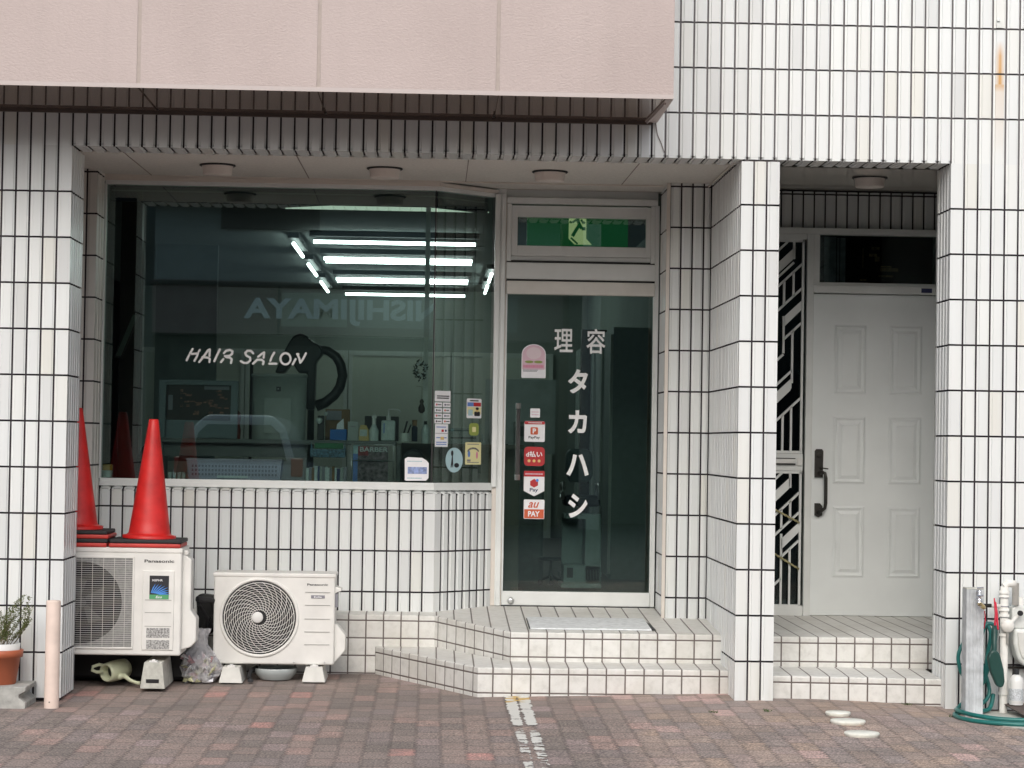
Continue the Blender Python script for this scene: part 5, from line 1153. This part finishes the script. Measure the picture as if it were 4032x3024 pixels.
# dish under small unit
m=MB(); m.lathe((1.03,.98,.020),[(.085,0),(.112,.030),(.122,.058),(.120,.064),(.112,.06),(.08,.012),(.001,.01)],40,cap=False); m.build('enamel_basin',mat('pale_blue_enamel',(.46,.50,.50),.35,0,.05),None,0,'shallow pale basin under the small outdoor unit','basin')
m=MB(); m.tube([(.90,.80,.035),(.895,.83,.055),(.90,.9,.075),(.92,1.0,.08)],.012,8); m.lathe((.905,.79,.022),[(.016,0),(.016,.012),(.006,.02)],12); m.build('drain_hose',M['rubber'],None,0,'short black drain hose end beside the basin','hose')
# beige post
m=MB(); m.lathe((0,-.28,-.012),[(.0375,0),(.037,.005),(.036,.535),(.034,.541),(.001,.543)],28,cap=False); p=m.build('bollard',M['beige'],None,0,'short round beige post at the foot of the left pillar','bollard')
m=MB(); m.lathe((-.005,-.3165,.025),[(.004,0),(.004,-.002)],8,axis=(0,1,0)); m.build('rivet',M['seam'],p)
# concrete block
bt=thing('concrete_block','grey channel shaped concrete block under the plant pot','block',(-.22,-.16,-.01))
m=MB(); m.prism([(-.60,.060),(-.60,.095),(-.122,.100),(-.122,.078),(-.155,.060),(-.155,.045),(-.122,.022),(-.122,-.012),(-.60,-.012),(-.60,.02)],-.33,-.02,axis='y'); m.build('block_body',M['conc'],bt,bevel=.004)
# pots and plant
tp=thing('plant_pot','terracotta plastic pot with a white inner pot and a wispy plant','potted plant',(-.29,-.17,.092))
m=MB(); m.lathe((-.285,-.17,.098),[(.080,0),(.085,.005),(.105,.135),(.117,.138),(.120,.172),(.112,.175),(.104,.14)],40,cap=False); m.lathe((-.285,-.17,.099),[(.0005,0),(.08,.0)],24,cap=False); m.build('outer_pot',M['terra'],tp)
m=MB(); m.lathe((-.285,-.17,.16),[(.075,0),(.098,.085),(.104,.142),(.098,.144),(.092,.13)],36,cap=False); m.build('inner_pot',M['white'],tp)
m=MB(); m.lathe((-.285,-.17,.285),[(.0005,0),(.092,.0)],24,cap=False); m.build('soil',M['soil'],tp)
tw=MB(); lf=MB()
for k in range(22):
    b0=V(-.285+random.uniform(-.04,.06),-.17+random.uniform(-.04,.04),.285); hh=random.uniform(.10,.26); dr=V(random.uniform(-.35,.65),random.uniform(-.4,.4),1).normalized()
    if k<5: dr=V(.42+random.uniform(-.1,.12),random.uniform(-.1,.1),1).normalized(); hh=random.uniform(.22,.275)
    pts=[b0+dr*hh*f+V(math.sin(f*5+k)*.012,math.cos(f*4+k)*.01,0) for f in [i/7 for i in range(8)]]
    tw.tube(pts,[.0022*(1-f/9) for f in range(8)],4,cap=False)
    for q in range(int(hh*420)):
        f=random.uniform(.2,1); i=min(6,int(f*7)); p=pts[i].lerp(pts[i+1],f*7-i)
        q_=V(random.uniform(-1,1),random.uniform(-1,1),random.uniform(-.1,1)).normalized()*random.uniform(.010,.020); u_=q_.orthogonal().normalized()*.0022
        lf.poly([p,p+q_*.5+u_,p+q_,p+q_*.5-u_])
tw.build('stems',M['twig'],tp); lf.build('leaves',M['leaf'],tp)

# door mat
m=MB()
def lz(y): return .331+(y-.58)*.0424
m.mesh([(2.434,.70,lz(.7)+.002),(3.098,.70,lz(.7)+.002),(3.098,1.20,lz(1.2)+.002),(2.434,1.20,lz(1.2)+.002),(2.434,.70,lz(.7)+.010),(3.098,.70,lz(.7)+.010),(3.098,1.20,lz(1.2)+.010),(2.434,1.20,lz(1.2)+.010)],[(0,1,2,3),(4,5,6,7),(0,1,5,4),(1,2,6,5),(2,3,7,6),(3,0,4,7)])
mo=m.build('door_mat',mat('worn_grey_board',(.74,.77,.78),.6,0,.12,30),None,.002,'pale grey board mat lying on the landing before the glass door','mat')
m=MB()
m.mesh([(3.100,.69,lz(.69)+.004),(3.125,.70,lz(.7)+.004),(3.118,.95,lz(.95)+.004),(3.104,1.1,lz(1.1)+.004)],[(0,1,2,3)]); m.mesh([(2.425,.70,lz(.7)+.004),(2.433,.70,lz(.7)+.004),(2.433,1.18,lz(1.18)+.004),(2.428,1.18,lz(1.18)+.004)],[(0,1,2,3)]); m.build('crumbled_edge',M['seal'],mo)

# stone discs
for i,(x,y,r,l) in enumerate(((3.913,-.511,.062,'smallest white stone disc, nearest the steps'),(3.909,-.806,.085,'middle one of the three white stone discs on the paving'),(3.899,-1.218,.082,'white stone disc lying farthest from the building'))):
    m=MB(); m.lathe((x,y,gz(x,y)-.004),[(r*.90,0),(r,.012),(r*.995,.018),(r*.96,.021),(r*.001,.0215)],48,cap=False); m.build('stone_disc',M['disc'],None,0,l,'stone disc','white discs on the paving')

# faucet post ------------------------------------------------------
fp=thing('faucet_post','ribbed grey square standpipe with a chrome tap','standpipe',(4.645,-.25,0))
m=MB(); X0,X1,Y0,Y1=4.597,4.690,-.302,-.215
pts=[]; nrib=5
for i in range(nrib):
    a=X0+(X1-X0)*i/nrib; b=X0+(X1-X0)*(i+1)/nrib; pts+=[(a+.0015,Y0+.003),(a+.004,Y0),(b-.004,Y0),(b-.0015,Y0+.003)]
pts+=[(X1,Y1),(X0,Y1)]
m.prism(pts,-.01,.650); m.build('column',mat('grey_cast_stone',(.52,.545,.56),.7,0,.16,18,.5,60),fp)
m=MB(); m.box(X0+.001,X1-.001,Y0+.002,Y1,.650,.658); m.build('cap',M['conc_l'],fp,bevel=.003)
for z,k in ((.600,1.0),(.640,.7)):
    m=MB(); m.tube([(4.655,Y0+.005,z),(4.655,Y0-.04,z)],.011*k,12); m.lathe((4.655,Y0-.038,z-.014),[(.014*k,0),(.016*k,.01),(.014*k,.026)],14); m.tube([(4.640,Y0-.045,z+.02),(4.672,Y0-.05,z+.024)],.006*k,8); m.tube([(4.655,Y0-.04,z-.01),(4.657,Y0-.05,z-.035)],.009*k,10); m.build('tap',M['chrome'],fp)
m=MB(); m.tube([(4.650,Y0-.05,.585),(4.667,Y0-.045,.570),(4.682,Y0-.03,.560)],[.011,.013,.010],12); m.build('hose_joint',M['brass'],fp)
m=MB(); m.tube([(4.686,Y0-.02,.545),(4.690,Y0-.022,.50),(4.685,Y0-.02,.455)],.0028,6); m.build('red_tie',M['ribbon'],fp)
# hose
hs_=MB(); 
def smooth(pts,n=6):
    pts=[V(*p) for p in pts]; out=[]
    for i in range(len(pts)-1):
        p0=pts[max(i-1,0)];p1=pts[i];p2=pts[i+1];p3=pts[min(i+2,len(pts)-1)]
        for k in range(n):
            t=k/n; out.append(.5*((2*p1)+(-p0+p2)*t+(2*p0-5*p1+4*p2-p3)*t*t+(-p0+3*p1-3*p2+p3)*t**3))
    return out+[pts[-1]]
hs_.tube(smooth([(4.70,-.06,.45),(4.665,-.07,.40),(4.617,-.08,.32),(4.613,-.08,.26),(4.64,-.08,.19),(4.72,-.10,.14),(4.78,-.10,.30),(4.80,-.09,.44),(4.745,-.09,.45),(4.715,-.09,.30),(4.74,-.10,.16),(4.76,-.09,.30),(4.775,-.09,.42),(4.73,-.08,.47),(4.70,-.08,.36),(4.77,-.10,.12),(4.70,-.14,.04)]),.0105,10)
hs_.tube(smooth([(4.79,-.10,.10),(4.76,-.14,.03),(4.68,-.20,.024),(4.60,-.22,.022),(4.545,-.30,.020),(4.535,-.42,.018),(4.58,-.56,.018),(4.70,-.66,.018),(4.90,-.70,.016),(5.2,-.70,.016)]),.0115,10)
hs_.tube(smooth([(4.62,-.16,.06),(4.58,-.20,.035),(4.555,-.30,.040),(4.565,-.40,.040),(4.62,-.52,.036),(4.76,-.60,.030),(5.2,-.66,.03)]),.0115,10)
hs_.build('garden_hose',M['hose'],None,0,'dark teal garden hose coiled around the ribbed standpipe','hose')
nz_=thing('hose_nozzle','dark green plastic paddle shaped nozzle hanging beside the white gas pipe','nozzle',(4.77,-.2,.15))
m=MB(); m.prism([(4.728,.300),(4.742,.33),(4.755,.34),(4.778,.335),(4.792,.315),(4.812,.24),(4.818,.18),(4.812,.155),(4.795,.146),(4.775,.158),(4.745,.225)],-.23,-.19,axis='y'); m.build('head',M['nozzle'],nz_,bevel=.010)
m=MB(); m.tube([(4.765,-.21,.33),(4.765,-.21,.43),(4.768,-.20,.46)],[.013,.016,.012],12); m.build('grip',M['nozzle'],nz_)
m=MB(); m.tube([(4.772,-.19,.45),(4.778,-.18,.52),(4.772,-.17,.60)],[.006,.006,.003],6); m.tube([(4.788,-.19,.44),(4.785,-.18,.52),(4.78,-.17,.58)],[.005,.005,.003],6); m.build('red_tie',M['ribbon'],nz_)
# gas pipe and meter
gp=thing('gas_pipe','white riser pipe with valves rising beside the gas meter','pipe',(4.84,-.1,0))
m=MB(); m.tube([(4.842,-.10,-.01),(4.842,-.10,.655)],.021,16); m.build('riser',M['pipe'],gp)
m=MB(); m.tube([(4.84,-.10,.655),(4.86,-.10,.672),(4.90,-.10,.668)],.020,12); m.tube([(4.90,-.10,.675),(4.90,-.10,.56)],.018,14); m.build('elbow',M['pipe'],gp)
for z in (.60,.62,.53,.50,.40,.10):
    m=MB(); m.lathe((4.842,-.10,z),[(.0265,0),(.0265,.013)],18); m.build('coupling',M['pipe'],gp)
for z in (.597,.552,.497):
    m=MB(); m.lathe((4.842,-.10,z),[(.0235,0),(.0235,.004)],18); m.build('ring_gap',M['s_grey'],gp)
m=MB(); m.tube([(4.842,-.10,.552),(4.775,-.10,.556)],.011,10); m.build('branch',M['pipe'],gp)
m=MB(); m.tube([(4.775,-.10,.556),(4.735,-.10,.556)],.010,10); m.build('branch_cap',M['handle'],gp)
m=MB(); m.lathe((4.852,-.12,.455),[(.033,0),(.036,-.012),(.030,-.024),(.001,-.026)],24,axis=(0,1,0),cap=False); m.tube([(4.852,-.13,.42),(4.853,-.13,.36)],.006,8); m.tube([(4.87,-.13,.47),(4.905,-.13,.51)],.010,8); m.build('valve',M['pipe'],gp)
m=MB(); m.lathe((4.915,-.135,.522),[(.014,0),(.014,-.012)],14,axis=(0,1,0)); m.build('valve_knob',M['black'],gp)
gm=thing('gas_meter','pale grey gas meter at the right edge of the picture','gas meter',(5.0,-.02,.24))
m=MB(); m.prism([(4.882,.44),(4.884,.545),(4.91,.56),(5.16,.56),(5.18,.54),(5.18,.44)],-.10,.0-.02,axis='y'); m.build('index_housing',M['meter'],gm,bevel=.008)
m=MB(); m.prism([(4.886,.44),(4.888,.36),(4.91,.28),(4.945,.245),(5.12,.245),(5.16,.29),(5.18,.44)],-.13,-.015,axis='y'); m.build('diaphragm_case',M['meter'],gm,bevel=.018,seg=3)
m=MB(); m.prism([(4.905,.425),(4.907,.36),(4.925,.30),(4.955,.270),(5.11,.270),(5.14,.30),(5.16,.425)],-.138,-.129,axis='y'); m.build('front_cover',M['white_d'],gm,bevel=.006)
m=MB(); m.tube([(4.93,-.07,.56),(4.93,-.07,.60)],.020,12); m.build('inlet',M['pipe'],gm)
m=MB(); m.box(4.87,5.2,-.02,-.012,.225,.238); m.build('bracket',M['handle'],gm)
# bottle, tray, concrete pad
bo=thing('plastic_bottle','white detergent bottle with a black cap below the gas meter','bottle',(4.895,-.15,.055))
m=MB(); m.lathe((4.896,-.15,.055),[(.034,0),(.037,.006),(.037,.118),(.034,.130),(.022,.148),(.012,.154)],24); m.build('bottle_body',M['white'],bo)
m=MB(); m.lathe((4.896,-.15,.209),[(.014,0),(.014,.028)],16); m.build('cap',M['black'],bo)
m=MB(); m.lathe((4.896,-.15,.078),[(.0376,0),(.0376,.06)],24,cap=False); m.build('label_sheet',mat('faded_label',(.60,.63,.65),.6,0,.25,130),bo)
m=MB(); m.tube([(4.865,-.15,.12),(4.858,-.15,.16),(4.872,-.15,.196)],.005,6); m.build('handle',M['white'],bo)
m=MB(); m.mesh([(4.84,-.10,.056),(4.885,-.50,.020),(5.25,-.52,.020),(5.25,-.05,.056),(4.85,-.10,.044),(4.895,-.49,.010),(5.25,-.50,.010),(5.25,-.05,.04)],[(0,1,2,3),(4,7,6,5),(0,4,5,1),(1,5,6,2),(2,6,7,3),(3,7,4,0)])
m.build('metal_tray',M['tray'],None,0,'dark rusty sloping plate on the ground below the bottle','plate')
m=MB(); m.prism([(4.66,-.62),(4.56,-.45),(4.58,-.05),(5.5,-.04),(5.5,-.9),(4.86,-.86)],-.02,.008); m.build('utility_pad',M['conc_l'],None,.003,'pale concrete pad under the gas meter and standpipe','concrete pad')
# weeds
for i,(x,y,l) in enumerate(((4.38,.07,'tiny weed at the foot of the right entrance step'),(3.57,-.42,'tiny weed growing in a paving joint left of the white discs'),(4.53,-.34,'small weed beside the green hose'),(3.30,-.45,'tiny weed in the paving joint in front of the middle pillar'))):
    m=MB()
    for k in range(26):
        p=V(x+random.uniform(-.018,.018),y+random.uniform(-.03,.03),gz(x,y)); q=V(random.uniform(-1,1),random.uniform(-1,1),random.uniform(.5,1.4)).normalized()*random.uniform(.008,.02); u_=q.orthogonal().normalized()*.0025
        m.poly([p,p+q*.5+u_,p+q,p+q*.5-u_])
    m.build('weed',mat('weed_green',(.07,.11,.03),.7) if i==0 else bpy.data.materials['weed_green'],None,0,l,'weed','weeds in the paving joints')

# ================================================================== across the street (seen mirrored in the glass)
OY=-22
op=thing('opposite_building','pale two storey shop with a pink fascia and NISHIJIMAYA sign across the street','building',(.6,OY,0))
m=MB(); m.box(-2.67,3.9,OY-6,OY,.0,5.6); m.build('wall',M['op_wall'],op); m=MB(); m.box(-2.68,3.92,OY,OY+.04,.0,3.0); m.build('lower_wall',mat('opposite_lower_wall',(.055,.06,.05),.6,0,.1,1),op)
m=MB(); m.box(-2.9,4.1,OY,OY+.5,5.12,5.6)
for i in range(26): m.tube([(-2.8+.265*i,OY-.3,5.13),(-2.8+.265*i,OY+.52,5.13)],.05,8)
m.build('eave',M['op_dark'],op)
m=MB(); m.box(-1.6,-.02,OY,OY+.08,4.72,5.1); m.build('window',M['op_dark'],op)
m=MB(); m.box(-2.66,3.95,OY,OY+.25,3.02,3.88); m.build('fascia',M['op_pink'],op)
m=MB(); m.box(-2.7,4.0,OY,OY+.32,3.80,3.86); m.box(-.66,-.62,OY,OY+.30,3.02,3.8); m.build('fascia_trim',M['op_dark'],op)
for x0,x1 in ((-.6,.45),(.6,1.8),(2.05,3.2)):
    m=MB(); m.box(x0,x1,OY,OY+.27,3.15,3.70); fw=m.build('fascia_window',M['op_pane'] if x0<0 else mat('opposite_dim_pane%d'%int(x0*10),(.40,.41,.39),.4,0,.02),op); m=MB(); m.box(x0-.06,x1+.06,OY,OY+.262,3.08,3.76); m.build('window_frame',mat('opposite_frame',(.27,.22,.21),.5,0,0),op)
text_mb('NISHIJIMAYA',0,0,0,.44,bold=.035,w=3.15,u=V(-1,0,0),n=V(0,1,0),o=V(1.95,OY+.32,3.17)).build('sign_lettering',M['op_sign'],op)
for i,(x0,x1) in enumerate(((-2.4,-.9),(-.75,.75),(.9,2.3),(2.45,3.8))):
    m=MB(); m.box(x0,x1,OY,OY+.06,.1,2.85)
    for k in range(9): m.box(x0,x1,OY+.06,OY+.075,.3+k*.28,.32+k*.28)
    m.build('shutter',M['op_shut'],op)
m=MB(); m.box(-14,-2.7,OY-6,OY-1,0,7.2); o2=m.build('neighbour_building',mat('dark_tile_block',(.10,.13,.13),.6,0,.2,1),None,0,'dark tiled block at the left across the street','building')
m=MB(); m.box(4.15,18,OY-7,OY-1.5,0,7.5); o3=m.build('neighbour_building',mat('grey_clad_house',(.10,.125,.12),.7,0,.1,1),None,0,'grey clad house beyond the alley across the street','building')
m=MB()
for x in (6.2,7.8,9.4): m.box(x,x+.9,OY-1.5,OY-1.45,1.2,2.6); m.box(x,x+.9,OY-1.5,OY-1.45,4,5.2)
m.build('window',M['op_dark'],o3)
up=thing('utility_pole','grey concrete utility pole with a slanting stay across the street','utility pole',(4.35,OY+1.2,0))
m=MB(); m.tube([(4.35,OY+1.2,0),(4.35,OY+1.2,9)],[.17,.12],14); m.build('pole',M['conc'],up)
m=MB(); m.tube([(4.0,OY+1.2,4.1),(4.7,OY+1.2,3.0)],.03,8); m.build('stay',M['op_dark'],up)
cr_=thing('parked_car','white hatchback parked across the street, seen only as a reflection','car',(-.67,-15,0))
def carbody():
    m=MB(); secs=[(-15.0,.40,1.02,.80),(-14.75,.30,1.10,.84),(-15.4,.28,1.08,.85)]
    m.box(-1.53,.19,-19.0,-15.0,.30,1.02); return m
carbody().build('body',M['car'],cr_,bevel=.12,seg=4)
m=MB(); m.prism([(-1.42,1.0),(-1.28,1.50),(-1.10,1.66),(-.24,1.66),(-.06,1.50),(.08,1.0)],-18.0,-15.15,axis='y'); m.build('cabin',M['car'],cr_,bevel=.07,seg=4)
m=MB(); m.prism([(-1.30,1.06),(-1.20,1.42),(-1.08,1.53),(-.26,1.53),(-.14,1.42),(-.04,1.06)],-15.15,-15.135,axis='y'); m.build('rear_window',M['carglass'],cr_,bevel=.004)
for x in (-1.50,.02):
    m=MB(); m.box(x,x+.15,-15.1,-14.985,.86,1.10); m.build('tail_lamp',M['tail'],cr_,bevel=.02)
for x in (-1.42,.08):
    for y in (-15.75,-18.2):
        m=MB(); m.lathe((x-.10,y,.30),[(.30,0),(.31,.03),(.31,.17),(.30,.20)],24,axis=(1,0,0)); m.build('wheel',M['rubber'],cr_)
m=MB(); m.box(-1.5,.16,-15.02,-14.97,.34,.52); m.build('bumper',M['dark'],cr_,bevel=.02)
m=MB(); m.box(-.84,-.50,-14.98,-14.96,.70,.86); m.build('number_plate',M['white'],cr_)

# clean up
for o in list(bpy.data.objects):
    if o.type=='MESH' and len(o.data.polygons)==0: bpy.data.objects.remove(o)
